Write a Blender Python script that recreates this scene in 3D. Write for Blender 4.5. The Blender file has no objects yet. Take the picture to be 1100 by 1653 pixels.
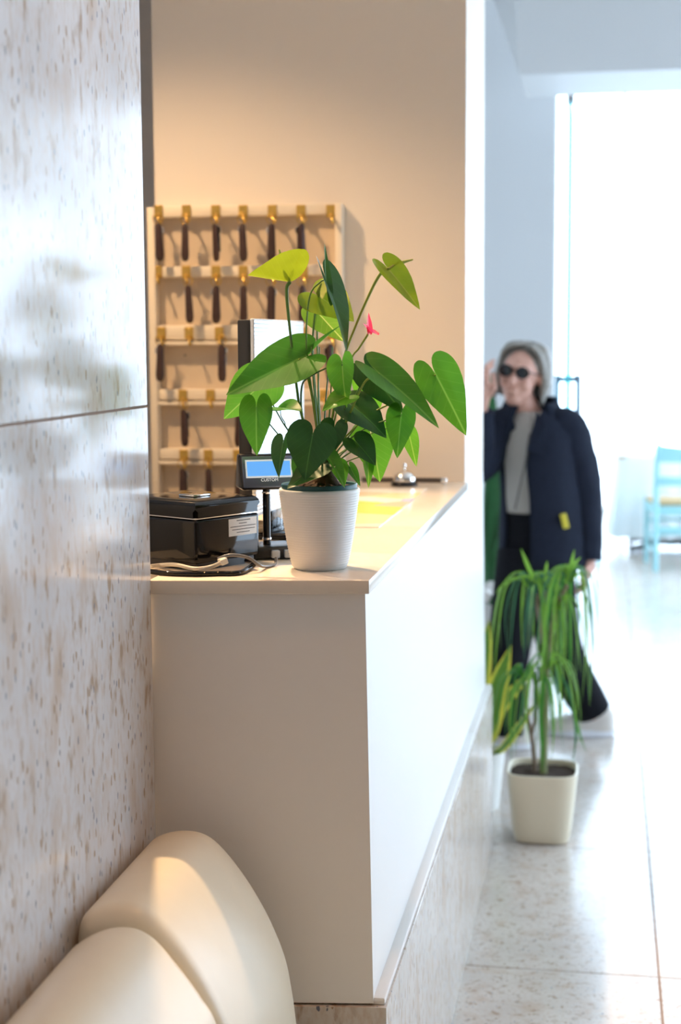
import bpy, bmesh, math, random
from mathutils import Vector, Matrix, Euler, noise
random.seed(7)
PI = math.pi
S = bpy.context.scene
COL = S.collection

# ------------------------------------------------------------------ camera
F, W, HH = 2450.0, 1100.0, 1653.0
EYE = Vector((0, 0, 1.53))
_d = Vector((980 - W/2, 555 - HH/2, F)).normalized()          # where the hall's depth axis points
_r = Vector((1, -0.006, 0)); _r = (_r - _d*_r.dot(_d)).normalized()
_u = _r.cross(_d)
if _u.y > 0: _u = -_u
def ray(px, py):
    v = Vector((px - W/2, py - HH/2, F)); return Vector((v.dot(_r), v.dot(_d), v.dot(_u)))
def at(px, py, Y):
    v = ray(px, py); return EYE + v*(Y/v.y)
def at_z(px, py, Z):
    v = ray(px, py); return EYE + v*((Z - EYE.z)/v.z)
cam = bpy.data.cameras.new('camera'); cam_o = bpy.data.objects.new('camera', cam); COL.objects.link(cam_o)
_R = Matrix((_r, _d, _u))            # rows: world axes in camera (x right, y down, z forward)
cx = Vector((_R[0][0], _R[1][0], _R[2][0])); cy = -Vector((_R[0][1], _R[1][1], _R[2][1])); cz = -Vector((_R[0][2], _R[1][2], _R[2][2]))
M = Matrix((cx, cy, cz)).transposed().to_4x4(); M.translation = EYE
cam_o.matrix_world = M
cam.sensor_fit = 'HORIZONTAL'; cam.sensor_width = 24.0; cam.lens = F/W*24.0
cam.clip_start = 0.05; cam.clip_end = 200
cam.dof.use_dof = True; cam.dof.focus_distance = 2.42; cam.dof.aperture_fstop = 3.6
S.camera = cam_o

# ------------------------------------------------------------------ world, exposure
S.view_settings.view_transform = 'Standard'; S.view_settings.look = 'None'
S.view_settings.gamma = 1.0; S.view_settings.use_curve_mapping = False
S.view_settings.exposure = 0.0
wd = bpy.data.worlds.new('overcast_sky'); S.world = wd; wd.use_nodes = True
bg = wd.node_tree.nodes['Background']; bg.inputs[0].default_value = (0.64, 0.79, 1.0, 1); bg.inputs[1].default_value = 8.8

def portal(loc, rot, sx, sy):
    l = bpy.data.lights.new('window_portal', 'AREA'); l.shape = 'RECTANGLE'; l.size = sx; l.size_y = sy
    l.cycles.is_portal = True
    o = bpy.data.objects.new('window_portal', l); COL.objects.link(o); o.location = loc; o.rotation_euler = rot
RW = 3.2; FARY = 14.0; REAR = -3.0; CEIL = 3.2
WIN_R = [(3.2, 5.6), (6.3, 8.7), (9.4, 12.8)]
for a, b in WIN_R: portal((RW - .02, (a+b)/2, 1.5), (0, PI/2, 0), 2.4, b - a)
HI = 4.6
portal((.85, FARY - .02, 2.2), (-PI/2, 0, 0), 4.3, 4.3)

# ------------------------------------------------------------------ materials
MATS = {}
def new_mat(name):
    m = bpy.data.materials.new(name); m.use_nodes = True
    nt = m.node_tree; b = nt.nodes['Principled BSDF']; return m, nt, b
def mat(name, col, rough=.5, metal=0., spec=.5, coat=0., var=.06, nscale=18., bump=0., bscale=200., emit=None, estr=0., sheen=0.):
    if name in MATS: return MATS[name]
    m, nt, b = new_mat(name)
    N = nt.nodes; L = nt.links
    g = N.new('ShaderNodeNewGeometry')
    n = N.new('ShaderNodeTexNoise'); n.inputs['Scale'].default_value = nscale; n.inputs['Detail'].default_value = 4
    L.new(g.outputs['Position'], n.inputs['Vector'])
    r = N.new('ShaderNodeMix'); r.data_type = 'RGBA'
    c = Vector(col)
    r.inputs[6].default_value = (*[max(0, x*(1 - var)) for x in c], 1); r.inputs[7].default_value = (*[min(1, x*(1 + var)) for x in c], 1)
    L.new(n.outputs['Fac'], r.inputs[0]); L.new(r.outputs[2], b.inputs['Base Color'])
    b.inputs['Roughness'].default_value = rough; b.inputs['Metallic'].default_value = metal
    b.inputs['Specular IOR Level'].default_value = spec; b.inputs['Coat Weight'].default_value = coat
    b.inputs['Sheen Weight'].default_value = sheen
    if bump:
        n2 = N.new('ShaderNodeTexNoise'); n2.inputs['Scale'].default_value = bscale; n2.inputs['Detail'].default_value = 3
        L.new(g.outputs['Position'], n2.inputs['Vector'])
        bp = N.new('ShaderNodeBump'); bp.inputs['Strength'].default_value = bump; bp.inputs['Distance'].default_value = .002
        L.new(n2.outputs['Fac'], bp.inputs['Height']); L.new(bp.outputs[0], b.inputs['Normal'])
    if emit:
        b.inputs['Emission Color'].default_value = (*emit, 1); b.inputs['Emission Strength'].default_value = estr
    MATS[name] = m; return m

def stone_mat(name, base, tan, rough, dark=1.0, zs=1.0):
    """polished agglomerate stone: pale ground, tan blotches, brown and slate chips"""
    m, nt, b = new_mat(name); N = nt.nodes; L = nt.links
    g0 = N.new('ShaderNodeNewGeometry'); g = N.new('ShaderNodeVectorMath'); g.operation = 'MULTIPLY'; g.inputs[1].default_value = (1, 1, zs); L.new(g0.outputs['Position'], g.inputs[0])
    pos = g.outputs[0]
    def mix(fac, a, c):
        x = N.new('ShaderNodeMix'); x.data_type = 'RGBA'; L.new(fac, x.inputs[0])
        for i, v in ((6, a), (7, c)):
            if isinstance(v, tuple): x.inputs[i].default_value = (*v, 1)
            else: L.new(v, x.inputs[i])
        return x.outputs[2]
    def ramp(src, lo, hi):
        x = N.new('ShaderNodeMapRange'); x.inputs[1].default_value = lo; x.inputs[2].default_value = hi; L.new(src, x.inputs[0]); return x.outputs[0]
    def ns(scale, det=4):
        x = N.new('ShaderNodeTexNoise'); x.inputs['Scale'].default_value = scale; x.inputs['Detail'].default_value = det
        L.new(pos, x.inputs['Vector']); return x.outputs['Fac']
    def chips(scale, thr, seed, keep):
        mp = N.new('ShaderNodeMapping'); mp.inputs['Location'].default_value = (seed, seed*.7, seed*1.3); L.new(pos, mp.inputs[0])
        wn = N.new('ShaderNodeTexNoise'); wn.inputs['Scale'].default_value = scale*1.6; L.new(mp.outputs[0], wn.inputs['Vector'])
        ad = N.new('ShaderNodeMixRGB'); ad.blend_type = 'ADD'; ad.inputs[0].default_value = .5/scale; L.new(mp.outputs[0], ad.inputs[1]); L.new(wn.outputs['Color'], ad.inputs[2])
        v = N.new('ShaderNodeTexVoronoi'); v.inputs['Scale'].default_value = scale; L.new(ad.outputs[0], v.inputs['Vector'])
        near = ramp(v.outputs['Distance'], thr, thr - .06)
        sep = N.new('ShaderNodeSeparateColor'); L.new(v.outputs['Color'], sep.inputs[0])
        k = ramp(sep.outputs[0], 1 - keep, 1 - keep + .02)
        mu = N.new('ShaderNodeMath'); mu.operation = 'MULTIPLY'; L.new(near, mu.inputs[0]); L.new(k, mu.inputs[1]); return mu.outputs[0]
    c = mix(ramp(ns(6), .40, .64), base, tuple(x*.90 for x in base))
    c = mix(ramp(ns(120, 5), .46, .78), c, tuple(.35*x + .65*y for x, y in zip(base, tan)))
    c = mix(ramp(ns(16, 7), .52, .72), c, tuple(.25*x + .72*y for x, y in zip(base, tan)))
    c = mix(ramp(ns(46, 8), .56, .70), c, tuple(x*.80 for x in tan))
    c = mix(chips(34, .36, 3.1, .12), c, tuple(x*.5 + y*.4 for x, y in zip(base, tan)))
    c = mix(chips(95, .36, 7.7, .20*dark), c, tuple(x*.78 for x in tan))
    c = mix(chips(130, .30, 1.3, .12*dark), c, (.26, .27, .31))
    c = mix(chips(70, .22, 5.9, .09*dark), c, (.13, .14, .18))
    L.new(c, b.inputs['Base Color'])
    b.inputs['Roughness'].default_value = rough
    MATS[name] = m; return m

def leaf_mat(name, col, vein, tv=2.2, trans=.35, rough=.28, edge=None):
    """leaf blade coloured along its own length and width (UV), light passes through"""
    m, nt, b = new_mat(name); N = nt.nodes; L = nt.links
    uv = N.new('ShaderNodeUVMap'); sep = N.new('ShaderNodeSeparateXYZ'); L.new(uv.outputs[0], sep.inputs[0])
    ab = N.new('ShaderNodeMath'); ab.operation = 'ABSOLUTE'; L.new(sep.outputs[1], ab.inputs[0])
    mid = N.new('ShaderNodeMapRange'); mid.inputs[1].default_value = .020; mid.inputs[2].default_value = .004; L.new(ab.outputs[0], mid.inputs[0])
    # side veins: waves of (x - |y|)
    su = N.new('ShaderNodeMath'); su.operation = 'SUBTRACT'; L.new(sep.outputs[0], su.inputs[0]); L.new(ab.outputs[0], su.inputs[1])
    sn = N.new('ShaderNodeMath'); sn.operation = 'SINE'; sc = N.new('ShaderNodeMath'); sc.operation = 'MULTIPLY'; sc.inputs[1].default_value = 36
    L.new(su.outputs[0], sc.inputs[0]); L.new(sc.outputs[0], sn.inputs[0])
    vr = N.new('ShaderNodeMapRange'); vr.inputs[1].default_value = .9; vr.inputs[2].default_value = 1.0; vr.inputs[4].default_value = .14; L.new(sn.outputs[0], vr.inputs[0])
    mx = N.new('ShaderNodeMath'); mx.operation = 'MAXIMUM'; L.new(mid.outputs[0], mx.inputs[0]); L.new(vr.outputs[0], mx.inputs[1])
    g = N.new('ShaderNodeNewGeometry'); no = N.new('ShaderNodeTexNoise'); no.inputs['Scale'].default_value = 30; L.new(g.outputs['Position'], no.inputs['Vector'])
    c1 = N.new('ShaderNodeMix'); c1.data_type = 'RGBA'; c1.inputs[6].default_value = (*[x*.8 for x in col], 1); c1.inputs[7].default_value = (*[min(1, x*1.2) for x in col], 1); L.new(no.outputs['Fac'], c1.inputs[0])
    c2 = N.new('ShaderNodeMix'); c2.data_type = 'RGBA'; c2.inputs[7].default_value = (*vein, 1); L.new(mx.outputs[0], c2.inputs[0]); L.new(c1.outputs[2], c2.inputs[6])
    out = c2.outputs[2]
    if edge:
        er = N.new('ShaderNodeMapRange'); er.inputs[1].default_value = .58; er.inputs[2].default_value = .66; L.new(ab.outputs[0], er.inputs[0])
        c3 = N.new('ShaderNodeMix'); c3.data_type = 'RGBA'; c3.inputs[7].default_value = (*edge, 1); L.new(er.outputs[0], c3.inputs[0]); L.new(out, c3.inputs[6]); out = c3.outputs[2]
    L.new(out, b.inputs['Base Color']); b.inputs['Roughness'].default_value = rough; b.inputs['Specular IOR Level'].default_value = .32
    tr = N.new('ShaderNodeBsdfTranslucent'); hs = N.new('ShaderNodeHueSaturation'); hs.inputs['Value'].default_value = tv; hs.inputs['Hue'].default_value = .485
    L.new(out, hs.inputs['Color']); L.new(hs.outputs[0], tr.inputs[0])
    ms = N.new('ShaderNodeMixShader'); ms.inputs[0].default_value = trans
    L.new(b.outputs[0], ms.inputs[1]); L.new(tr.outputs[0], ms.inputs[2])
    L.new(ms.outputs[0], N['Material Output'].inputs['Surface'])
    MATS[name] = m; return m

def glass_mat(name, tint=(1, 1, 1), gl=.08):
    m = bpy.data.materials.new(name); m.use_nodes = True; nt = m.node_tree; N = nt.nodes; L = nt.links
    N.remove(N['Principled BSDF'])
    t = N.new('ShaderNodeBsdfTransparent'); t.inputs[0].default_value = (*tint, 1)
    g = N.new('ShaderNodeBsdfGlossy'); g.inputs['Roughness'].default_value = .02
    x = N.new('ShaderNodeMixShader'); x.inputs[0].default_value = gl
    L.new(t.outputs[0], x.inputs[1]); L.new(g.outputs[0], x.inputs[2]); L.new(x.outputs[0], N['Material Output'].inputs['Surface'])
    MATS[name] = m; return m

paint = mat('white_wall_paint', (.84, .82, .79), .55, var=.015, nscale=3, bump=.05, bscale=350)
paint_beige = mat('cream_wall_paint', (.80, .72, .62), .55, var=.02, nscale=3, bump=.05, bscale=350)
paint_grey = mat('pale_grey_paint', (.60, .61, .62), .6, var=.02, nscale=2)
laminate = mat('white_counter_laminate', (.83, .81, .78), .38, var=.015, nscale=4)
top_mat = mat('cream_solid_countertop', (.78, .70, .60), .16, var=.03, nscale=40)
stone_wall = stone_mat('polished_pale_stone_wall', (.68, .67, .67), (.55, .42, .31), .16, .6, .42)
stone_floor = stone_mat('polished_pale_stone_floor', (.66, .61, .56), (.52, .39, .29), .20, .6)
stone_base = stone_mat('polished_stone_counter_base', (.62, .56, .50), (.48, .33, .22), .22, .8, .4)
grout = mat('pinkish_brown_grout', (.42, .29, .22), .9)
leather = mat('cream_leatherette', (.74, .65, .49), .36, var=.03, nscale=30, bump=.06, bscale=900)
black_gloss = mat('glossy_black_plastic', (.006, .006, .007), .07, spec=.4)
black_matte = mat('black_plastic', (.02, .02, .022), .35)
chrome = mat('chrome', (.85, .84, .82), .08, metal=1)
brass = mat('aged_brass', (.62, .40, .10), .35, metal=.85)
soil_m = mat('dark_potting_soil', (.045, .025, .015), .95, var=.6, nscale=160, bump=1, bscale=260)
white_plastic = mat('white_plastic', (.86, .85, .82), .42, var=.01)

# ------------------------------------------------------------------ mesh helpers
def link(o, parent=None):
    COL.objects.link(o)
    if parent is not None: o.parent = parent
    return o
def from_bm(name, bm, m, parent=None, smooth=True, angle=40):
    me = bpy.data.meshes.new(name); bmesh.ops.recalc_face_normals(bm, faces=bm.faces[:]); bm.to_mesh(me); bm.free()
    for mm in (m if isinstance(m, (list, tuple)) else [m]): me.materials.append(mm)
    if smooth:
        for p in me.polygons: p.use_smooth = True
        me.set_sharp_from_angle(angle=math.radians(angle))
    return link(bpy.data.objects.new(name, me), parent)
def from_data(name, vs, fs, m, parent=None, smooth=True, uv=None, angle=None):
    me = bpy.data.meshes.new(name); me.from_pydata([tuple(v) for v in vs], [], fs); me.materials.append(m)
    if uv:
        ul = me.uv_layers.new(name='UVMap')
        for lp in me.loops: ul.data[lp.index].uv = uv[lp.vertex_index]
    if smooth:
        for p in me.polygons: p.use_smooth = True
        if angle: me.set_sharp_from_angle(angle=math.radians(angle))
    return link(bpy.data.objects.new(name, me), parent)
def box_bm(lo, hi, bevel=0., seg=2, bm=None):
    b2 = bmesh.new(); bmesh.ops.create_cube(b2, size=1)
    lo, hi = Vector(lo), Vector(hi); c = (lo + hi)/2; s = hi - lo
    for v in b2.verts: v.co = Vector((v.co.x*s.x, v.co.y*s.y, v.co.z*s.z)) + c
    if bevel: bmesh.ops.bevel(b2, geom=b2.edges[:], offset=bevel, segments=seg, affect='EDGES', profile=.5)
    if bm is None: return b2
    me = bpy.data.meshes.new('t'); b2.to_mesh(me); b2.free(); bm.from_mesh(me); bpy.data.meshes.remove(me); return bm
def box(name, lo, hi, m, parent=None, bevel=0., seg=2): return from_bm(name, box_bm(lo, hi, bevel, seg), m, parent, smooth=bevel > 0)
def prism(name, poly, z0, z1, m, parent=None, bevel=0.):
    bm = bmesh.new(); vs = [bm.verts.new((x, y, z0)) for x, y in poly]; f = bm.faces.new(vs)
    e = bmesh.ops.extrude_face_region(bm, geom=[f])
    for v in e['geom']:
        if isinstance(v, bmesh.types.BMVert): v.co.z = z1
    if bevel: bmesh.ops.bevel(bm, geom=bm.edges[:], offset=bevel, segments=2, affect='EDGES', profile=.5)
    return from_bm(name, bm, m, parent, smooth=bevel > 0)
def spline(pts, n=8):
    pts = [Vector(p) for p in pts]
    if len(pts) < 3: return [pts[0].lerp(pts[-1], i/n) for i in range(n + 1)]
    P = [pts[0]*2 - pts[1]] + pts + [pts[-1]*2 - pts[-2]]; out = []
    for i in range(1, len(P) - 2):
        a, b, c, d = P[i-1:i+3]
        for k in range(n):
            t = k/n; out.append(.5*((2*b) + (c - a)*t + (2*a - 5*b + 4*c - d)*t*t + (3*b - 3*c + d - a)*t**3))
    out.append(pts[-1]); return out
def tube_data(path, radii, n=10, cap=True, vs=None, fs=None):
    vs = [] if vs is None else vs; fs = [] if fs is None else fs
    k = len(path); base = len(vs)
    if not isinstance(radii, (list, tuple)): radii = [radii]*k
    if len(radii) != k: radii = [radii[min(len(radii) - 2, int(i/(k-1)*(len(radii)-1)))]*(1 - ((i/(k-1)*(len(radii)-1)) - min(len(radii)-2, int(i/(k-1)*(len(radii)-1))))) + radii[min(len(radii)-1, int(i/(k-1)*(len(radii)-1)) + 1)]*((i/(k-1)*(len(radii)-1)) - min(len(radii)-2, int(i/(k-1)*(len(radii)-1)))) for i in range(k)]
    t0 = (path[1] - path[0]).normalized(); a = t0.orthogonal().normalized()
    for i in range(k):
        t = (path[min(i+1, k-1)] - path[max(i-1, 0)])
        t = t.normalized() if t.length > 1e-9 else t0
        a = (a - t*a.dot(t)); a = a.normalized() if a.length > 1e-6 else t.orthogonal().normalized(); b = t.cross(a)
        for j in range(n):
            w = 2*PI*j/n; vs.append(path[i] + (a*math.cos(w) + b*math.sin(w))*radii[i])
    for i in range(k - 1):
        for j in range(n):
            fs.append((base + i*n + j, base + i*n + (j+1) % n, base + (i+1)*n + (j+1) % n, base + (i+1)*n + j))
    if cap: fs.append(tuple(base + j for j in reversed(range(n)))); fs.append(tuple(base + (k-1)*n + j for j in range(n)))
    return vs, fs
def tube(name, pts, radii, m, parent=None, n=10, seg=8):
    p = spline(pts, seg); vs, fs = tube_data(p, radii, n); return from_data(name, vs, fs, m, parent, angle=60)
def lathe(name, prof, c, m, parent=None, n=48, sq=None):
    """prof: (radius, z); sq = superellipse exponent for a rounded-square plan"""
    vs, fs = [], []
    for r, z in prof:
        for j in range(n):
            w = 2*PI*j/n; cw, sw = math.cos(w), math.sin(w)
            k = 1 if not sq else 1/((abs(cw)**sq + abs(sw)**sq)**(1/sq))
            vs.append((c[0] + r*k*cw, c[1] + r*k*sw, c[2] + z))
    for i in range(len(prof) - 1):
        for j in range(n): fs.append((i*n + j, i*n + (j+1) % n, (i+1)*n + (j+1) % n, (i+1)*n + j))
    if prof[0][0] > 1e-5: fs.append(tuple(reversed(range(n))))
    if prof[-1][0] > 1e-5: fs.append(tuple((len(prof)-1)*n + j for j in range(n)))
    o = from_data(name, vs, fs, m, parent, angle=35)
    return o
def ellipsoid(bm, c, r, rot=None, sub=3):
    g = bmesh.ops.create_icosphere(bm, subdivisions=sub, radius=1)
    Mx = Matrix.Translation(Vector(c)) @ (rot.to_matrix().to_4x4() if rot else Matrix.Identity(4)) @ Matrix.Diagonal((*r, 1))
    bmesh.ops.transform(bm, matrix=Mx, verts=g['verts'])
def capsule(bm, a, b, ra, rb, n=12):
    a, b = Vector(a), Vector(b)
    vs, fs = tube_data([a.lerp(b, i/4) for i in range(5)], [ra + (rb - ra)*i/4 for i in range(5)], n)
    bv = [bm.verts.new(v) for v in vs]
    for f in fs: bm.faces.new([bv[i] for i in f])
    ellipsoid(bm, a, (ra,)*3, sub=2); ellipsoid(bm, b, (rb,)*3, sub=2)
def empty(name, loc=(0, 0, 0)):
    o = bpy.data.objects.new(name, None); o.empty_display_size = .05; o.location = loc; return link(o)
def tag(o, label=None, cat=None, group=None, kind=None):
    if label: o['label'] = label
    if cat: o['category'] = cat
    if group: o['group'] = group
    if kind: o['kind'] = kind
    return o
def put(o, parent):
    """parent an object built in world coordinates under an Empty without moving it"""
    o.parent = parent; o.matrix_parent_inverse = Matrix.Translation(-parent.location); return o
def finish(root):
    for o in [x for x in bpy.data.objects if x.parent == root]: o.matrix_parent_inverse = Matrix.Translation(-root.location)
def struct(o, label=None):
    o['kind'] = 'structure'
    if label: o['label'] = label
    return o
def text(name, body, size, m, Mx, parent=None, ext=.0003):
    c = bpy.data.curves.new(name, 'FONT'); c.body = body; c.size = size; c.align_x = 'CENTER'; c.align_y = 'CENTER'; c.extrude = ext; c.materials.append(m)
    t = bpy.data.objects.new(name, c); dg = None
    COL.objects.link(t); bpy.context.view_layer.update()
    me = bpy.data.meshes.new_from_object(t); bpy.data.objects.remove(t)
    me.transform(Mx); o = bpy.data.objects.new(name, me); return link(o, parent)

# ------------------------------------------------------------------ the setting
# floor: stone tiles on a grout bed
TS = .93; JX = .145; JY = 3.62
bed = struct(box('floor', (-2.8, REAR - .2, -.06), (RW + .2, FARY + .2, -.004), grout), 'polished pale stone floor of large square tiles')
tbm = box_bm((-TS/2 + .0022, -TS/2 + .0022, -.02), (TS/2 - .0022, TS/2 - .0022, 0), .0012, 1)
tme = None
for i in range(-3, 4):
    for j in range(-7, 12):
        xx, yy = JX + (i + .5)*TS, JY + (j + .5)*TS
        if xx < -2.7: continue
        if tme is None:
            o = from_bm('tile', tbm, stone_floor, bed); tme = o.data
        else: o = link(bpy.data.objects.new('tile', tme), bed)
        o.location = (xx, yy, 0)

# left stone wall: slabs on a core
XL = -.68; YE = 2.203
wl = struct(box('wall_left', (-.92, REAR, 0), (XL - .02, YE - .004, CEIL), paint_grey), 'polished pale stone slab wall at the left')
zj = [0, .51, 1.441, 2.372, CEIL]
for a, b in zip(zj[:-1], zj[1:]):
    y1 = YE
    while y1 > REAR + .1:
        y0 = max(REAR, y1 - 1.42)
        box('stone_slab', (XL - .021, y0 + .0012, a + .0014), (XL, y1 - (.0012 if y1 < YE else 0), b - .0014), stone_wall, wl, .0008, 1); y1 = y0
box('joint_filler', (XL - .0206, REAR, 0.01), (XL - .0035, YE - .002, CEIL), grout, wl)

# cream wall behind the counter, ending in a pillar
YW = 3.92; XP = -.358; YP = 4.5
xl_wall = at(246, 100, YW).x
wb = struct(box('wall_back', (xl_wall, YW, 0), (XP, YP, CEIL), paint_beige), 'cream wall behind the reception counter')
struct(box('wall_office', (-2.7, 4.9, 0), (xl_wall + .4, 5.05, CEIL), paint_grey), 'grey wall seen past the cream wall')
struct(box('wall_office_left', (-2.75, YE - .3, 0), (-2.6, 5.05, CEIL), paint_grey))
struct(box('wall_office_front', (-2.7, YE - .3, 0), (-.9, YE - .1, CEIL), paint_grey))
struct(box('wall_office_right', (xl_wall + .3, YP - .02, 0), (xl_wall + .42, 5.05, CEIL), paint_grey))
# hall beyond the pillar
struct(box('wall_hall_left', (-1.75, 5.05, 0), (-1.6, 8.1, CEIL), paint))
XB = at(896, 400, 8.0).x
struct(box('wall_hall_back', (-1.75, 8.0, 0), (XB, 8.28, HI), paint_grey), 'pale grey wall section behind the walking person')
struct(box('wall_dining_left', (-1.75, 8.28, 0), (-1.6, FARY, HI), paint))
# ceiling and bulkhead
struct(box('ceiling', (-2.8, REAR - .2, CEIL), (RW + .2, 7.62, CEIL + .15), paint), 'white ceiling')
struct(box('ceiling_dining', (-2.8, 7.62, HI), (RW + .2, FARY + .2, HI + .15), paint))
struct(box('wall_upper', (-2.8, 7.47, CEIL + .15), (RW + .2, 7.62, HI), paint))
bA, bB, bC = at(839, 121, 7.0), at(833, 0, 7.0), at(811, 0, 7.35)
zb = bA.z; zt = CEIL + .02
def up(p, q, z): return p + (q - p)*((z - p.z)/(q.z - p.z))
tB = up(bA, bB, zt); tC = up(bA + Vector((0, .02, 0)), bC, zt)
bvs = [bA, Vector((RW, 7.0, zb)), Vector((RW, 7.62, zb)), Vector((bA.x, 7.62, zb)), tB, Vector((RW, 7.0, zt)), Vector((RW, 7.62, zt)), Vector((tC.x - .05, 7.62, zt)), tC]
bfs = [(0, 3, 2, 1), (0, 1, 5, 4), (0, 4, 8), (0, 8, 7, 3), (1, 2, 6, 5), (2, 3, 7, 6), (4, 5, 6, 7, 8)]
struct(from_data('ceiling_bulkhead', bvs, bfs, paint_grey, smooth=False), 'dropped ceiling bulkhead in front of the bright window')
# right wall with its windows, rear wall, far glazed wall
wr = struct(box('wall_right', (RW, REAR, 0), (RW + .2, FARY, .3), paint), 'window wall along the right of the hall')
box('lintel', (RW, REAR, 2.7), (RW + .2, 7.62, CEIL), paint, wr); box('lintel', (RW, 7.62, 2.7), (RW + .2, FARY, HI), paint, wr)
ys = [REAR] + [v for w in WIN_R for v in w] + [FARY]
for a, b in zip(ys[::2], ys[1::2]): box('pier', (RW, a, .3), (RW + .2, b, 2.7), stone_base if a < 0 else paint, wr)  # unseen near pier given darker stone to lower the bounced daylight
struct(box('wall_rear', (-.92, REAR - .2, 0), (RW + .2, REAR, CEIL), mat('bounce_damping_brown_panel', (.36, .22, .12), .5, var=.2, nscale=6)))  # unseen wall; brown finish invented to cut and warm the bounced light
wf = struct(box('wall_far', (-1.75, FARY, 4.4), (RW + .2, FARY + .2, HI), paint))
box('pier', (-1.75, FARY, 0), (-1.3, FARY + .2, 4.4), paint, wf); box('pier', (3.0, FARY, 0), (RW + .2, FARY + .2, 4.4), paint, wf)
glass = glass_mat('window_glass', (.97, .99, .985), .06)
frame_m = mat('white_window_frame', (.85, .86, .87), .4)
def window(n, horiz, a, b, z0, z1, c):
    lo = (c, a, z0) if horiz else (a, c, z0)
    def bx(nm, u0, u1, w0, w1, m, par, t=.06, off=.0):
        if horiz: return box(nm, (c + .07 + off, u0, w0), (c + .07 + off + t, u1, w1), m, par)
        return box(nm, (u0, c + .07 + off, w0), (u1, c + .07 + off + t, w1), m, par)
    fr = .05
    root = struct(bx('window_%d' % n, a, b, z0, z0 + fr, frame_m, None))
    bx('frame_rail', a, b, z1 - fr, z1, frame_m, root)
    k = max(1, round((b - a)/1.4)); st = (b - a)/k
    for i in range(k + 1): bx('mullion', max(a, a + i*st - fr/2), min(b, a + i*st + fr/2), z0 + fr, z1 - fr, frame_m, root)
    for i in range(k): bx('pane', a + i*st + fr/2, a + (i+1)*st - fr/2, z0 + fr, z1 - fr, glass, root, .008, .026)
for i, (a, b) in enumerate(WIN_R): window(i + 1, True, a, b, .3, 2.7, RW)
window(len(WIN_R) + 1, False, -1.3, 3.0, 0, 4.4, FARY)

# ------------------------------------------------------------------ reception counter
ZT = 1.176; XF = -.35
ctr = tag(empty('reception_counter', (-.5, 3.0, 0)), 'white reception counter with a stone-clad base against the stone wall', 'counter')
ZP = .505; zpt = ZT - .021
# end panel faces the camera, side panel faces the hall; both lean out slightly at the foot
eb0, eb1 = Vector((-.684, YE + .006, ZP)), Vector((-.347, YE + .05, ZP))
et0, et1 = Vector((-.684, YE + .006, zpt)), Vector((-.3572, YE + .05, zpt))
th = .018
from_data('end_panel', [eb0, eb1, et1, et0, eb0 + Vector((0, th, 0)), eb1 + Vector((0, th, 0)), et1 + Vector((0, th, 0)), et0 + Vector((0, th, 0))],
          [(0, 1, 2, 3), (5, 4, 7, 6), (1, 5, 6, 2), (4, 0, 3, 7), (3, 2, 6, 7), (4, 5, 1, 0)], laminate, ctr, smooth=False)
fb0, ft0 = eb1 + Vector((-.0005, th, 0)), et1 + Vector((-.0005, th, 0)); dx = Vector((-th, 0, 0))
def lean_panel(name, y0, y1, par):
    q = [Vector((-.3475, y0, ZP)), Vector((-.3475, y1, ZP)), Vector((-.3575, y1, zpt)), Vector((-.3575, y0, zpt))]
    return from_data(name, q + [v + dx for v in q], [(0, 1, 2, 3), (5, 4, 7, 6), (1, 5, 6, 2), (4, 0, 3, 7), (3, 2, 6, 7), (4, 5, 1, 0)], laminate, par, smooth=False)
lean_panel('side_panel', YE + .0681, YW - .003, ctr)
lean_panel('foot_panel', YW - .0025, YP, wb)          # the panel skin continues round the foot of the pillar
by = YE + .046; bxr = -.326
box('cove_strip', (-.349, YE + .054, ZP - .004), (-.329, YW - .003, ZP + .008), laminate, ctr, .003)
box('cove_strip', (-.349, YW - .0025, ZP - .004), (-.329, YP, ZP + .008), laminate, wb, .003)
for a, b, par in ((by + .021, 3.02, ctr), (3.021, YW - .003, ctr), (YW - .0025, YP + .01, wb)): box('base_slab', (bxr - .02, a, 0), (bxr, b, ZP - .004), stone_base, par, .001, 1)
prism('base_end_slab', [(-.684, YE + .002), (bxr, by), (bxr, by + .02), (-.684, YE + .022)], 0, ZP - .004, stone_base, ctr)
box('carcass', (-.78, YE + .08, .0), (-.40, YW - .06, zpt - .002), black_matte, ctr)
box('back_slab', (bxr - .2, YP, 0), (bxr - .0205, YP + .012, ZP - .004), stone_base, wb, .001, 1)
finish(ctr)
top = tag(prism('countertop', [(-.684, YE - .002), (XF, YE + .043), (XF, YW - .003), (-.66, YW - .003), (-.66, YW - .06), (-.82, YW - .06), (-.82, YE + .06), (-.684, YE + .06)], ZT - .021, ZT, top_mat, bevel=.0015),
          'cream countertop slab on the white reception counter', 'countertop')

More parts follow.
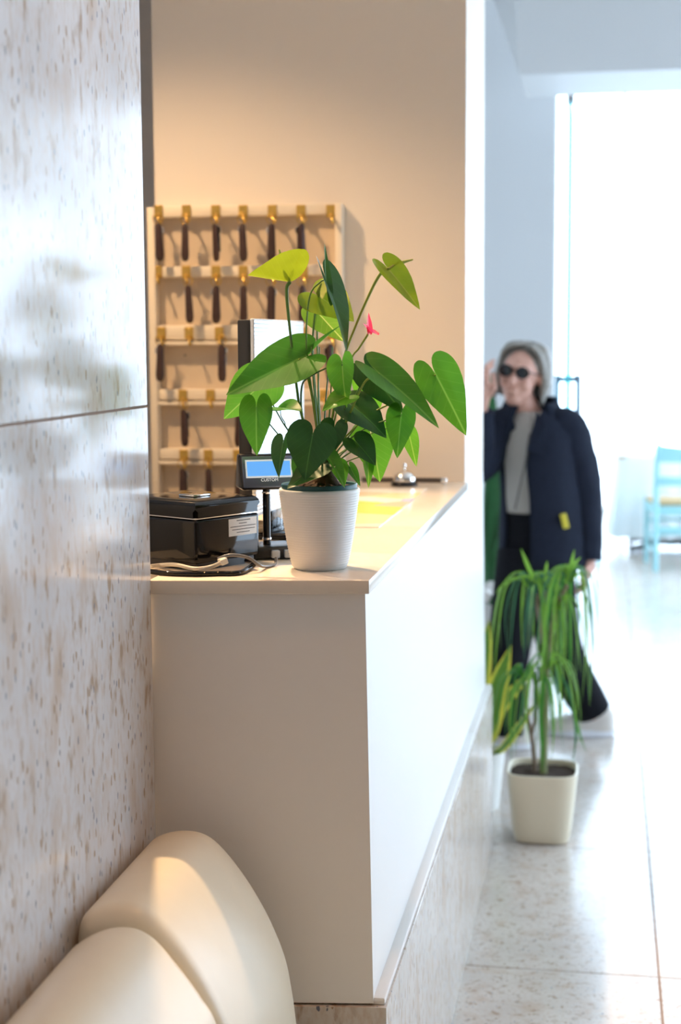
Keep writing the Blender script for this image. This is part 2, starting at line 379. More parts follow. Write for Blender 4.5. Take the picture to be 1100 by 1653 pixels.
# ------------------------------------------------------------------ downlights (the warm lamps of the reception, plus an added fill behind the camera)
lamp_white = mat('lamp_trim_white', (.85, .84, .82), .4)
lamp_glow = mat('warm_lamp_lens', (1, .9, .7), .4, emit=(1, .72, .42), estr=12)
def downlight(x, y, watt, size=75, aim=(0, 0, -1), blend=.5, col=(1, .66, .36), label='', rad=.05):
    r = tag(empty('ceiling_downlight', (x, y, CEIL)), label, 'lamp', 'warm ceiling downlights')
    lathe('trim_ring', [(.055, 0), (.075, 0), (.075, -.012), (.055, -.02), (.05, -.006), (.05, 0)], (x, y, CEIL), lamp_white, r, 32)
    lathe('lens', [(.0, -.003), (.05, -.003), (.05, -.006), (0, -.007)], (x, y, CEIL), lamp_glow, r, 32)
    finish(r)
    l = bpy.data.lights.new('downlight_beam', 'SPOT'); l.energy = watt; l.color = col; l.spot_size = math.radians(size); l.spot_blend = blend; l.shadow_soft_size = rad
    o = bpy.data.objects.new('downlight_beam', l); o.location = (x, y, CEIL - .03)
    o.rotation_euler = Vector(aim).to_track_quat('-Z', 'Y').to_euler(); link(o)
downlight(-.98, 3.2, 330, 56, (.32, -.22, -1), label='warm ceiling downlight above the back edge of the counter', rad=.03)
downlight(-1.7, 3.0, 190, 90, (.3, 0, -1), label='warm ceiling downlight over the office floor')
downlight(-.36, 1.98, 48, 62, (-.08, .05, -1), col=(1, .48, .18), label='warm ceiling downlight above the cream waiting seats', rad=.05, blend=1.0)
downlight(1.2, -.8, 45, 120, (0, .1, -1), label='added warm fill downlight over the hall behind the camera')  # unseen lamp, added as warm fill for the sides facing the camera

# ------------------------------------------------------------------ waiting seats at the lower left
def seat(y0, y1, prof, label, rr=.03):
    root = tag(empty('waiting_seat', (-.4, (y0+y1)/2, 0)), label, 'chair', 'cream waiting seats along the stone wall')
    P = spline([Vector((x, 0, z)) for x, z in prof], 10)
    n = len(P); cxm = sum(p.x for p in P)/n; czm = .55
    ks = 7; secs = []
    for i in range(ks):            # rounded near end
        w = PI/2*i/(ks-1); secs.append((y0 + rr*(1 - math.sin(w)), rr*(1 - math.cos(w))))
    secs = [(y0 + rr - rr*math.cos(PI/2*(1 - i/(ks-1))), rr*(1 - math.sin(PI/2*(i/(ks-1)))) ) for i in range(ks)]
    secs = [(y0 + rr*(1 - math.cos(PI/2*i/(ks-1))), rr*(1 - math.sin(PI/2*i/(ks-1)))) for i in range(ks)]
    secs += [(y0 + (y1 - y0)*t, 0) for t in (.3, .5, .7)]
    secs += [(y1 - a + y0, s) for a, s in reversed(secs[:ks])]
    vs, fs = [], []
    for (y, ins) in secs:
        for i, p in enumerate(P):
            t = (P[min(i+1, n-1)] - P[max(i-1, 0)]).normalized(); nr = Vector((-t.z, 0, t.x))
            q = p - nr*ins if nr.z > -.2 or True else p
            vs.append(Vector((q.x, y, q.z)))
    for k in range(len(secs) - 1):
        for i in range(n - 1): fs.append((k*n + i, k*n + i + 1, (k+1)*n + i + 1, (k+1)*n + i))
        fs.append((k*n + n - 1, k*n, (k+1)*n, (k+1)*n + n - 1))
    fs.append(tuple(range(n))); fs.append(tuple((len(secs)-1)*n + i for i in reversed(range(n))))
    bk = from_data('backrest', vs, fs, leather, root, angle=50)
    bm = bmesh.new(); bm.from_mesh(bk.data); bmesh.ops.recalc_face_normals(bm, faces=bm.faces[:]); bm.to_mesh(bk.data); bm.free()
    from_bm('seat_cushion', box_bm((-.47, y0 + .005, .34), (-.02, y1 - .005, .44), .035, 4), leather, root)
    box('seat_base', (-.60, y0 + .03, .28), (-.06, y1 - .03, .345), black_matte, root, .004)
    for lx in (-.58, -.10):
        for ly in (y0 + .06, y1 - .06): lathe('leg', [(.014, 0), (.016, .005), (.016, .281)], (lx, ly, 0), chrome, root, 16)
    finish(root)
yf = 2.165
pf = [at(a - 10, b - 1, yf - .02) for a, b in ((236, 1383), (262, 1352), (308, 1340), (352, 1352), (398, 1402), (440, 1470), (470, 1540), (483, 1600), (491, 1660))]
prof = [(-.676, .40), (-.6765, .70)] + [(max(-.6765, p.x), p.z) for p in pf] + [(-.44, .45), (-.45, .40)]
seat(1.815, yf, prof, 'cream waiting seat pushed up to the white counter end')
yn = 1.80
pn = [at(a - 4, b, yn - .02) for a, b in ((84, 1572), (122, 1530), (165, 1502), (212, 1495), (252, 1513), (294, 1560), (332, 1612), (358, 1660))]
profn = [(-.676, .40), (-.6765, .62)] + [(max(-.6765, p.x), p.z) for p in pn] + [(-.445, .56), (-.44, .46), (-.45, .40)]
seat(1.30, yn, profn, 'cream waiting seat nearest the camera at the lower left')

# ------------------------------------------------------------------ key rack on the cream wall
rack_m = mat('cream_painted_rack', (.80, .70, .55), .45, var=.02)
rack_back = mat('tan_rack_board', (.62, .50, .36), .6, var=.04)
YR = YW - .045
def rx(px): return at(px, 500, YR).x
def rz(py, px=400): return at(px, py, YR).z
rk = tag(empty('key_rack', (rx(400), YW, rz(830))), 'cream wooden key rack with brass hooks on the wall behind the counter', 'key rack')
x0, x1, z1, z0 = rx(240), rx(553), rz(331), 1.0
box('back_board', (x0 + .004, YW - .014, z0), (x1 - .004, YW - .001, z1 - .004), rack_back, rk)
box('stile', (x0, YR, z0), (x0 + .02, YW - .001, z1), rack_m, rk, .002); box('stile', (x1 - .018, YR, z0), (x1, YW - .001, z1), rack_m, rk, .002)
RAILY = [339, 437, 536, 637, 734, 832]
for i, py in enumerate(RAILY):
    hh = .014 if i != 2 else .019
    box('rail', (x0 + .02, YR + .006, rz(py) - hh), (x1 - .018, YW - .002, rz(py) + hh), rack_m, rk, .002)
    if i in (2, 3, 4): box('ledge', (x0 + .02, YR + .002, rz(py) - hh - .014), (x1 - .018, YW - .002, rz(py) - hh - .004), rack_m, rk, .001)
HOOKS = [[258, 303, 350, 394, 441, 487, 535], [255, 301, 349, 393, 441, 490, 535], [259, 304, 353, 398, 443, 489, 535], [292, 337, 385, 430, 476, 522], [292, 332, 380, 426, 472, 518]]
FOBS = [[262, 305, 352, 396, 443, 491], [308, 353, 397, 441, 491], [262, 360, 535], [297, 386], [294, 336, 386]]
hookmesh = {}
def hook(px, py):
    bm = box_bm((-.012, -.004, -.014), (.012, 0, .018), .0012, 1)
    me = bpy.data.meshes.new('tmp')
    pth = spline([(0, -.004, -.006), (.003, -.014, -.010), (.006, -.024, -.016), (.008, -.028, -.024), (.008, -.021, -.029), (.008, -.014, -.022)], 5)
    vs, fs = tube_data(pth, [.0045, .0035, .003, .003, .0022], 8)
    bv = [bm.verts.new(v) for v in vs]
    for f in fs: bm.faces.new([bv[i] for i in f])
    for zz in (.011, ): ellipsoid(bm, (0, -.005, zz), (.003, .002, .003), sub=1)
    return bm
hm = None
for row, py in zip(HOOKS, RAILY):
    for px in row:
        if hm is None:
            o = from_bm('hook', hook(0, 0), brass, rk); hm = o.data
        else: o = link(bpy.data.objects.new('hook', hm), rk)
        o.location = (rx(px), YR + .0062, rz(py + 3, px))
lathe('screw_head', [(0, .0), (.003, .0), (.003, .002), (0, .003)], (0, 0, 0), black_matte, rk, 12).location = (rx(293), YW - .017, rz(574))
finish(rk)
fob_m = mat('dark_brown_fob_leather', (.045, .02, .014), .4, var=.5, nscale=60)
fob_meshes = {}
ORD = ['first', 'second', 'third', 'fourth', 'fifth', 'sixth']
ROWN = ['top', 'second', 'third', 'fourth', 'fifth']
def fob_parts():
    # flat tapering leather tag, ring, key blade
    prof = [(.004, 0), (.0085, -.006), (.0095, -.03), (.0105, -.06), (.0115, -.082), (.009, -.094), (.004, -.098)]
    vs, fs = [], []
    for r, z in prof:
        for j in range(14):
            w = 2*PI*j/14; vs.append((r*math.cos(w), .5*r*math.sin(w), z))
    for i in range(len(prof)-1):
        for j in range(14): fs.append((i*14+j, i*14+(j+1) % 14, (i+1)*14+(j+1) % 14, (i+1)*14+j))
    fs.append(tuple(reversed(range(14)))); fs.append(tuple((len(prof)-1)*14+j for j in range(14)))
    ringp = [Vector((.013*math.cos(2*PI*k/20), 0, .011 + .013*math.sin(2*PI*k/20))) for k in range(21)]
    rv, rf = tube_data(ringp, .0013, 6)
    bm = box_bm((-.004, -.001, -.07), (.004, .001, -.004), .0005, 1); box_bm((-.008, -.001, -.022), (.008, .001, -.006), .0005, 1, bm)
    return (vs, fs), (rv, rf), bm
tmpl = None
def key_fob(row, k, px, py):
    global tmpl
    e = tag(empty('key_fob', (rx(px), YR - .022, rz(py, px))), 'dark brown key fob, %s from the left on the %s rail of the key rack' % (ORD[k], ROWN[row]), 'key fob', 'key fobs on the rack')
    e.rotation_euler = (random.uniform(-.03, .03), random.uniform(-.05, .05), random.uniform(-.7, .7))
    if tmpl is None:
        (v, f), (rv, rf), kb = fob_parts()
        tmpl = [from_data('fob', v, f, fob_m, e, angle=60), from_data('ring', rv, rf, brass, e), from_bm('key', kb, mat('steel_key', (.6, .58, .55), .25, metal=1), e)]
        tmpl[2].location = (.005, .008, -.004)
    else:
        for t in tmpl:
            c = t.copy(); link(c, e)
            if t is tmpl[2]: c.location = (random.choice((-.006, .006)), .008, -.004)
FT = [361, 461, 555, 660, 755]
for r, row in enumerate(FOBS):
    for k, px in enumerate(row): key_fob(r, k, px, FT[r])

# ------------------------------------------------------------------ things on the counter
# receipt printer
c0 = at_z(317, 924, ZT); c1 = at_z(421, 907, ZT)
ux = (c1 - c0); LP = ux.length; ux.normalize(); uy = Vector((-ux.y, ux.x, 0))
pr = tag(empty('receipt_printer', c0), 'glossy black receipt printer at the near end of the counter', 'printer')
Mp = Matrix((ux, uy, Vector((0, 0, 1)))).transposed().to_4x4(); Mp.translation = c0
def place(o, Mx): o.data.transform(Mx); return o
LD = .165
place(from_bm('body', box_bm((0, 0, .012), (LP, LD, .083), .007, 4), black_gloss, pr), Mp)
bm = box_bm((0, 0, .0845), (LP, LD, .112), .0, 2)
bmesh.ops.bevel(bm, geom=[e for e in bm.edges if all(v.co.z > .1 for v in e.verts)], offset=.018, segments=6, affect='EDGES', profile=.6)
bmesh.ops.bevel(bm, geom=[e for e in bm.edges if abs(e.verts[0].co.z - e.verts[1].co.z) > .006 and e.calc_length() > .007 and abs((e.verts[0].co - e.verts[1].co).normalized().z) > .99], offset=.006, segments=4, affect='EDGES')
place(from_bm('lid', bm, black_gloss, pr), Mp)
place(box('seam_strip', (.0035, .0035, .0825), (LP - .0035, LD - .0035, .085), chrome, pr), Mp)
place(from_bm('lid_latch', box_bm((.045, .05, .1115), (.085, .085, .116), .002, 2), chrome, pr), Mp)
place(box('foot_plinth', (.008, .008, 0), (LP - .008, LD - .008, .0125), black_matte, pr), Mp)
lab = place(box('label_sticker', (LP*.50, -.0005, .049), (LP - .009, .0003, .077), mat('silver_label', (.62, .61, .58), .4), pr), Mp)
ink = mat('label_ink', (.08, .08, .08), .7)
bm = bmesh.new()
x_l, x_r = LP*.50, LP - .009
for i, (a, b) in enumerate(((.28, .72), (.36, .62), (.05, .97), (.12, .9), (.28, .74))):
    z = .0735 - i*.0048; x = x_l + (x_r - x_l)*a
    while x < x_l + (x_r - x_l)*b:
        w = random.uniform(.001, .0035); box_bm((x, -.0008, z - .0006), (x + w, -.0004, z + .0006), bm=bm); x += w + .0006
place(from_bm('label_print', bm, ink, lab, smooth=False), Mp)
finish(pr)

# pole display
dc = at(430, 762, 2.47)
dsp = tag(empty('customer_display', Vector((dc.x, dc.y, ZT))), 'black customer pole display with a lit blue screen beside the printer', 'display')
rotz = math.radians(24); fx = Vector((math.cos(rotz), math.sin(rotz), 0)); fy = Vector((-math.sin(rotz), math.cos(rotz), 0))
Md = Matrix((fx, fy, Vector((0, 0, 1)))).transposed().to_4x4(); Md.translation = Vector((dc.x, dc.y, dc.z))
hw = .047
# head: a wedge, its face tilted up
hp = [(-.032, -.027), (.032, -.027), (.017, .031), (-.012, .031)]     # (depth, z): bottom front, bottom back, top back, top front
bm = bmesh.new()
va = [bm.verts.new((-hw, y, z)) for y, z in hp]; vb = [bm.verts.new((hw, y, z)) for y, z in hp]
bm.faces.new(va); bm.faces.new(list(reversed(vb)))
for i in range(4): bm.faces.new((va[i], vb[i], vb[(i+1) % 4], va[(i+1) % 4]))
bmesh.ops.bevel(bm, geom=bm.edges[:], offset=.004, segments=3, affect='EDGES', profile=.5)
place(from_bm('display_head', bm, black_gloss, dsp), Md)
fn = Vector((0, -.052, .018)).normalized()*-1; tz = Vector((0, .018, .052)).normalized(); fn = Vector((0, -.052, .018)).normalized()
Mf = Md @ Matrix(((1, 0, 0), tuple(tz), tuple(fn))).transposed().to_4x4()
Mo = Md @ Matrix.Translation(Vector((0, -.021, .002))) @ Matrix((Vector((1, 0, 0)), tz, fn)).transposed().to_4x4()
bez = place(from_bm('bezel', box_bm((-hw + .003, -.027, -.002), (hw - .003, .027, .0024), .0015, 2), mat('steel_blue_bezel', (.20, .24, .36), .15, metal=.5), dsp), Mo)
place(box('screen_border', (-hw + .008, -.0105, .0022), (hw - .008, .0205, .0029), mat('glowing_white_print', (.92, .94, .96), .4, emit=(.8, .9, 1), estr=.35), bez), Mo)  # border and lettering get a faint glow in place of a bright edge highlight
place(box('screen', (-hw + .0105, -.0075, .0025), (hw - .0105, .0175, .0032), mat('lit_blue_screen', (.05, .22, .6), .2, emit=(.16, .46, 1.0), estr=.8), bez), Mo)
text('brand_lettering', 'CUSTOM', .0072, MATS['glowing_white_print'], Mo @ Matrix.Translation((0, -.0145, .0026)), bez)
lathe('pole', [(.0065, .02), (.0065, dc.z - ZT - .02)], (dc.x, dc.y, ZT), black_gloss, dsp, 24)
for zz in (.03, dc.z - ZT - .036): lathe('pole_collar', [(.0072, zz), (.0076, zz + .001), (.0076, zz + .003), (.0072, zz + .004)], (dc.x, dc.y, ZT), chrome, dsp, 24)
Mb = Md.copy(); Mb.translation = Vector((dc.x, dc.y, ZT))
place(from_bm('foot', box_bm((-.03, -.03, 0), (.055, .05, .022), .006, 3), black_matte, dsp), Mb)
for k in (0, 1):
    place(from_bm('port_plug', box_bm((.0 + k*.022, -.042, .004), (.014 + k*.022, -.029, .017), .002, 2), mat('grey_plug', (.55, .57, .60), .25), dsp), Mb)
finish(dsp)

# monitor seen from behind
mt = tag(empty('computer_monitor', Vector((-.60, 2.77, ZT))), 'upright monitor with a bright ribbed back behind the pole display', 'monitor')
n0 = at(407, 514, 2.63); n1 = Vector((at(488, 520, 2.95).x, 2.95, 0)); ztop = n0.z; zbot = ZT + .055
mu = Vector((n1.x - n0.x, n1.y - n0.y, 0)); ml = mu.length; mu.normalize(); mv = Vector((-mu.y, mu.x, 0))
Mm = Matrix((mu, mv, Vector((0, 0, 1)))).transposed().to_4x4(); Mm.translation = Vector((n0.x, n0.y, ZT))
hm_ = ztop - ZT
silver, nt, b = new_mat('silver_ribbed_plastic')
N = nt.nodes; Lk = nt.links; tc = N.new('ShaderNodeNewGeometry'); wv = N.new('ShaderNodeTexWave'); wv.bands_direction = 'Z'; wv.inputs['Scale'].default_value = 45; wv.inputs['Distortion'].default_value = .6
Lk.new(tc.outputs['Position'], wv.inputs['Vector']); bp = N.new('ShaderNodeBump'); bp.inputs['Strength'].default_value = .25; bp.inputs['Distance'].default_value = .001
Lk.new(wv.outputs['Fac'], bp.inputs['Height']); Lk.new(bp.outputs[0], b.inputs['Normal']); b.inputs['Base Color'].default_value = (.72, .76, .80, 1); b.inputs['Metallic'].default_value = .55; b.inputs['Roughness'].default_value = .25
MATS['silver'] = silver
place(from_bm('bezel_frame', box_bm((0, .004, .05), (ml, .028, hm_ - .002), .003, 2), black_matte, mt), Mm)
place(from_bm('back_cover', box_bm((.002, -.004, .05), (ml - .002, .006, hm_), .003, 2), silver, mt), Mm)
place(box('screen', (.012, .0275, .062), (ml - .012, .0285, hm_ - .014), mat('dark_screen', (.01, .01, .012), .15), mt), Mm)
place(from_bm('stand_neck', box_bm((ml*.35, .0, .01), (ml*.65, .02, .09), .006, 2), black_gloss, mt), Mm)
place(from_bm('stand_foot', box_bm((ml*.2, -.055, 0), (ml*.8, .09, .014), .006, 3), black_gloss, mt), Mm)
finish(mt)

# cables by the printer
def cable(pts, r, m, label):
    return tag(tube('cable', pts, r, m, None, 8, 8), label, 'cable')
def onc(px, py, h=.004): 
    p = at_z(px, py, ZT); return Vector((p.x, p.y, ZT + h))
cable_w = mat('pale_grey_cable', (.55, .52, .46), .4)
cable([onc(243, 920, .006), onc(262, 918, .006), onc(285, 925, .013), onc(315, 931, .0125), onc(340, 928, .0125), at(358, 908, 2.262)], .0032, cable_w, 'pale grey cable running along the foot of the printer')
cable([onc(243, 927, .004), onc(275, 930, .004), onc(320, 931, .0045), onc(352, 930, .004), onc(385, 929, .004), onc(404, 921, .005), at(411, 908, 2.33), onc(398, 915, .01)], .0042, black_gloss, 'thick black cable coiled in front of the printer')
cable([at(352, 902, 2.278), at(372, 896, 2.28), at(400, 900, 2.30), at(418, 912, 2.31), onc(430, 918, .0035), onc(444, 914, .0035), at(446, 900, 2.38)], .0026, mat('grey_cable_sheath', (.16, .17, .19), .25), 'thin grey cable looping from the printer to the display foot')
pg = tag(from_bm('cable_plug', box_bm((-.006, -.007, -.005), (.006, .007, .005), .0015, 2), mat('ivory_plug', (.7, .68, .6), .35)), 'small ivory plug on the pale cable', 'plug')
pg.location = at(360, 906, 2.272); pg.rotation_euler = (0, -.3, .7)

# service bell
bc = at_z(653, 784, ZT)
bl = tag(empty('service_bell', bc), 'chrome service bell with a black base on the counter', 'bell')
lathe('bell_base', [(.0, 0), (.034, 0), (.035, .004), (.030, .011), (0, .011)], bc, black_gloss, bl, 40)
lathe('dome', [(.029, .012), (.0295, .015), (.0275, .023), (.022, .032), (.013, .038), (.004, .0405), (0, .0405)], bc, chrome, bl, 40)
lathe('button', [(.0025, .039), (.0025, .047), (.0042, .048), (.0045, .053), (.003, .057), (0, .0575)], bc, chrome, bl, 20)
finish(bl)
# dark bar with a silver end behind the bell
p0, p1 = at(585, 771, 3.86), at(722, 771, 3.86)
rd = tag(empty('desk_pen', (p0.x, 3.86, ZT)), 'slim dark rod with a silver end lying behind the bell', 'pen')
rad = .009; zc = ZT + rad
tube('barrel', [(p0.x, 3.86, zc), (p1.x - .012, 3.86, zc)], rad*.75, mat('dark_brown_rod', (.06, .045, .035), .3), rd, 14, 4)
tube('end_cap', [(p1.x - .014, 3.86, zc), (p1.x - .004, 3.86, zc), (p1.x, 3.86, zc)], [rad, rad, rad*.7], chrome, rd, 16, 4)
finish(rd)

# town map lying on the counter
mm, nt, b = new_mat('printed_map_paper'); N = nt.nodes; Lk = nt.links
g = N.new('ShaderNodeNewGeometry'); vo = N.new('ShaderNodeTexVoronoi'); vo.inputs['Scale'].default_value = 8; Lk.new(g.outputs['Position'], vo.inputs['Vector'])
sp = N.new('ShaderNodeSeparateColor'); Lk.new(vo.outputs['Color'], sp.inputs[0])
cr = N.new('ShaderNodeValToRGB'); cr.color_ramp.interpolation = 'CONSTANT'
els = [(0, (.85, .72, .42)), (.22, (.9, .86, .74)), (.42, (.48, .70, .10)), (.58, (.86, .55, .40)), (.74, (.92, .90, .84)), (.88, (.45, .50, .78))]
cr.color_ramp.elements[0].color = (*els[0][1], 1); cr.color_ramp.elements[1].position = els[1][0]; cr.color_ramp.elements[1].color = (*els[1][1], 1)
for p, c in els[2:]:
    e = cr.color_ramp.elements.new(p); e.color = (*c, 1)
Lk.new(sp.outputs[0], cr.inputs[0]); Lk.new(cr.outputs[0], b.inputs['Base Color']); b.inputs['Roughness'].default_value = .12
ma = [at_z(690, 789, ZT), at_z(612, 852, ZT), at_z(470, 852, ZT), at_z(585, 789, ZT)]
tag(prism('town_map', [(p.x, p.y) for p in ma], ZT + .0002, ZT + .0016, mm), 'colourful printed map lying flat on the countertop behind the plant', 'map')

# ------------------------------------------------------------------ anthurium
HEART = [(0, 1.0), (5, .90), (11, .79), (20, .67), (33, .575), (50, .50), (70, .455), (92, .43), (115, .415), (135, .40), (150, .36), (162, .28), (171, .17), (177, .07), (180, .03)]
def heart_r(w):
    w = abs(w)
    for (a, ra), (b, rb) in zip(HEART[:-1], HEART[1:]):
        if a <= w <= b: t = (w - a)/(b - a); return ra + (rb - ra)*t
    return .03
def heart_leaf(name, A, T, nrm, m, parent, wf=1.0, droop=.12, fold=.18, curl=.0, lift=0., wav=.01, roll_l=0., roll_r=0.):
    A, T = Vector(A), Vector(T); X = T - A; L = X.length/.98; X.normalize()
    n = Vector(nrm); n = (n - X*n.dot(X)).normalized(); Yv = n.cross(X)
    K, Na = 9, 64; vs, uv, fs = [A.copy()], [(0, 0)], []
    for k in range(1, K + 1):
        s = k/K
        for j in range(Na):
            w = 360*j/Na; w = w - 360 if w > 180 else w
            r = heart_r(w)*L*s; x = r*math.cos(math.radians(w)); y = r*math.sin(math.radians(w))*wf
            u = x/L; v = y/L
            h = fold*abs(y) - droop*L*max(0, u)**2*1.6 + droop*L*.35*min(0, u)*0 + lift*L*max(0, -u) + wav*L*math.sin(9*u + 3*(1 if v > 0 else -1))*abs(v)*2
            h += curl*L*v*v*2 + (roll_l if v > 0 else roll_r)*L*max(0, abs(v) - .12)**1.3
            vs.append(A + X*x + Yv*y + n*h); uv.append((u, v))
    for j in range(Na): fs.append((0, 1 + j, 1 + (j+1) % Na))
    for k in range(K - 1):
        for j in range(Na):
            a = 1 + k*Na; fs.append((a + j, a + Na + j, a + Na + (j+1) % Na, a + (j+1) % Na))
    return from_data(name, vs, fs, m, parent, uv=uv)
lf_dark = leaf_mat('dark_green_leaf', (.020, .085, .016), (.05, .16, .035), trans=.16, rough=.3)
lf_mid = leaf_mat('green_leaf', (.036, .16, .012), (.10, .26, .04), trans=.42, rough=.3)
lf_bright = leaf_mat('bright_green_leaf', (.075, .26, .018), (.22, .38, .06), trans=.5, rough=.25)
lf_yellow = leaf_mat('yellow_green_spathe', (.20, .32, .018), (.27, .36, .05), 1.25, trans=.4, rough=.25)
lf_pink = leaf_mat('pink_spathe', (.75, .06, .10), (.75, .10, .14), trans=.3, rough=.2)
stem_m = mat('green_petiole', (.13, .26, .05), .35, var=.15)
stem_d = mat('dark_green_petiole', (.05, .14, .04), .35, var=.15)
stem_y = mat('yellow_green_stalk', (.28, .36, .05), .35, var=.1)
spadix_m = mat('green_spadix', (.34, .42, .08), .6, var=.2, nscale=300, bump=.8, bscale=700)
pc = at_z(515, 918, ZT); pc = Vector((pc.x, 2.365, ZT))
ant = tag(empty('potted_anthurium', pc), 'anthurium with heart-shaped leaves in a white ribbed pot on the counter', 'potted plant')
sc = 2.365/F
rt, rb_, ph = 66.5*sc, 45*sc, .1285
prof = [(0, 0), (rb_ - .003, 0), (rb_, .003)]
nr = 30
for i in range(nr):
    t0 = (i + .0)/nr; 
    for q, dr in ((.1, .0), (.5, .0008), (.9, .0)):
        t = (i + q)/nr; z = .004 + t*(ph - .008); prof.append((rb_ + (rt - rb_)*(t**.75) + dr, z))
prof += [(rt + .0005, ph - .002), (rt - .001, ph), (rt - .004, ph), (rt - .006, ph - .03), (rb_ - .006, .006), (0, .006)]
pot_o = lathe('pot', prof, pc, white_plastic, ant, 72); pot_o.data.set_sharp_from_angle(angle=math.radians(75))
lathe('inner_pot', [(rt - .007, ph - .03), (rt - .0045, ph - .004), (rt - .0035, ph + .0065), (rt - .0045, ph + .0078), (rt - .007, ph + .0065), (rt - .0085, ph - .006)], pc, mat('dark_green_plastic', (.02, .10, .10), .35), ant, 56)
# soil: lumpy mound
vs, fs = [Vector((pc.x, pc.y, pc.z + ph + .012))], []
for k in range(1, 11):
    for j in range(40):
        w = 2*PI*j/40; r = (rt - .008)*k/10; z = ph + .002 + .012*(1 - k/10) + .006*noise.noise(Vector((math.cos(w)*r*90, math.sin(w)*r*90, 3))) 
        vs.append(Vector((pc.x + r*math.cos(w), pc.y + r*math.sin(w), pc.z + z)))
for j in range(40): fs.append((0, 1 + j, 1 + (j+1) % 40))
for k in range(9):
    for j in range(40): a = 1 + k*40; fs.append((a + j, a + 40 + j, a + 40 + (j+1) % 40, a + (j+1) % 40))
from_data('soil', vs, fs, soil_m, ant)
tube('root_crown', [pc + Vector((.008, 0, ph)), pc + Vector((.010, -.004, ph + .022)), pc + Vector((.014, 0, ph + .045))], [.026, .016, .011], mat('brown_root_crown', (.10, .055, .03), .9, var=.5, nscale=90, bump=.8, bscale=200), ant, 14, 5)
tube('root_crown', [pc + Vector((.022, -.012, ph)), pc + Vector((.016, -.008, ph + .02)), pc + Vector((.010, -.002, ph + .04))], [.016, .011, .008], MATS['brown_root_crown'], ant, 12, 5)
def A3(px, py, dy=0.): return at(px, py, 2.365 + dy)
crown = pc + Vector((.010, 0, ph + .02))
def stalk(pts, r, m, parent, name='petiole'):
    """pts: (px, py, dy) from blade to pot; ends in the crown"""
    P = [A3(*p) for p in pts]
    tube(name, P, r, m, parent, 8, 8)
def leaf(A, T, nrm, m, petiole=None, pm=None, pr=.0016, nm='leaf', **k):
    o = heart_leaf(nm, A3(*A), A3(*T), nrm, m, ant, **k)
    if petiole: stalk([A] + petiole, [pr*.9, pr, pr*1.15], pm or stem_m, o)
    return o
CR = (522, 752, 0)
UPB = (.1, -.45, .9)     # blade normal hints: up and a little towards the hall
# big pair on the left
leaf((482, 580, -.01), (366, 633, -.05), (-.25, -.86, .45), lf_mid, [(492, 590, 0), (508, 660, 0), (518, 745, 0)], stem_y, .0019, wf=.86, droop=.03, fold=.22, roll_r=-.25)
leaf((423, 621, .03), (361, 672, .0), (-.35, -.85, .2), lf_bright, [(430, 633, .03), (462, 690, .02), (500, 735, .01), (518, 755, 0)], stem_d, .0013, wf=1.35, droop=.05, fold=.12)
leaf((414, 659, -.02), (413, 733, -.04), (-.12, -.95, .25), lf_mid, [(418, 662, -.005), (440, 690, .0), (475, 730, 0), (510, 755, 0)], stem_d, .0011, wf=.86, droop=.05, fold=.10)
leaf((453, 663, .0), (486, 657, -.03), (.1, -.35, .95), lf_mid, [(454, 672, 0), (460, 682, 0), (464, 692, 0), (500, 745, 0)], stem_d, .0009, wf=1.15, droop=.1, fold=.5)
leaf((457, 716, -.05), (447, 769, -.07), (-.55, -.8, .1), lf_dark, [(462, 718, -.04), (480, 745, -.02), (512, 762, 0)], stem_d, .0010, wf=.80, droop=.06, fold=.35)
leaf((505, 702, -.07), (491, 773, -.085), (-.05, -.93, .38), lf_dark, [(506, 708, -.06), (514, 725, -.045), (524, 745, -.01)], stem_d, .0017, wf=1.32, droop=.06, fold=.06, wav=.02)
leaf((517, 752, -.05), (464, 785, -.085), (.05, -.45, .9), lf_dark, [(519, 756, -.03), (523, 760, 0)], stem_d, .0012, wf=1.05, droop=.04, fold=.15)
leaf((486, 738, -.035), (478, 778, -.06), (-.6, -.7, .3), lf_mid, [(492, 745, -.02), (515, 760, 0)], stem_d, .001, wf=.9, droop=.05, fold=.2)
leaf((529, 737, -.055), (561, 781, -.075), (.45, -.35, .8), lf_mid, [(527, 742, -.03), (523, 755, 0)], stem_d, .0011, wf=.62, droop=.10, fold=.55)
leaf((547, 752, -.02), (556, 784, -.05), (.3, -.9, .2), lf_bright, [(540, 755, -.01), (528, 762, 0)], stem_d, .001, wf=.75, droop=.04, fold=.2)
leaf((566, 755, -.01), (582, 783, -.03), (.5, -.8, .2), lf_mid, [(550, 758, 0), (532, 765, 0)], stem_d, .001, wf=.55, droop=.04, fold=.2)
# right cluster
leaf((600, 704, .02), (614, 774, -.01), (.25, -.9, .25), lf_bright, [(590, 704, .02), (560, 725, .01), (532, 757, 0)], stem_m, .0012, wf=1.05, droop=.06, fold=.15)
leaf((576, 714, -.035), (607, 748, -.055), (.35, -.75, .55), lf_dark, [(570, 718, -.02), (550, 735, -.01), (530, 758, 0)], stem_m, .0011, wf=1.12, droop=.06, fold=.2)
leaf((594, 739, .0), (597, 786, -.02), (.6, -.75, .2), lf_bright, [(580, 738, 0), (555, 748, 0), (532, 762, 0)], stem_m, .001, wf=.5, droop=.05, fold=.2)
leaf((648, 671, -.02), (641, 736, -.045), (.05, -.92, .35), lf_mid, [(630, 676, -.015), (590, 692, -.01), (552, 720, 0), (528, 752, 0)], stem_m, .0012, wf=.80, droop=.08, fold=.14, wav=.02)
leaf((661, 702, .02), (673, 752, .01), (.35, -.9, .2), lf_bright, [(640, 690, .02), (600, 700, .02), (545, 735, .01), (528, 755, 0)], stem_m, .001, wf=.62, droop=.03, fold=.1)
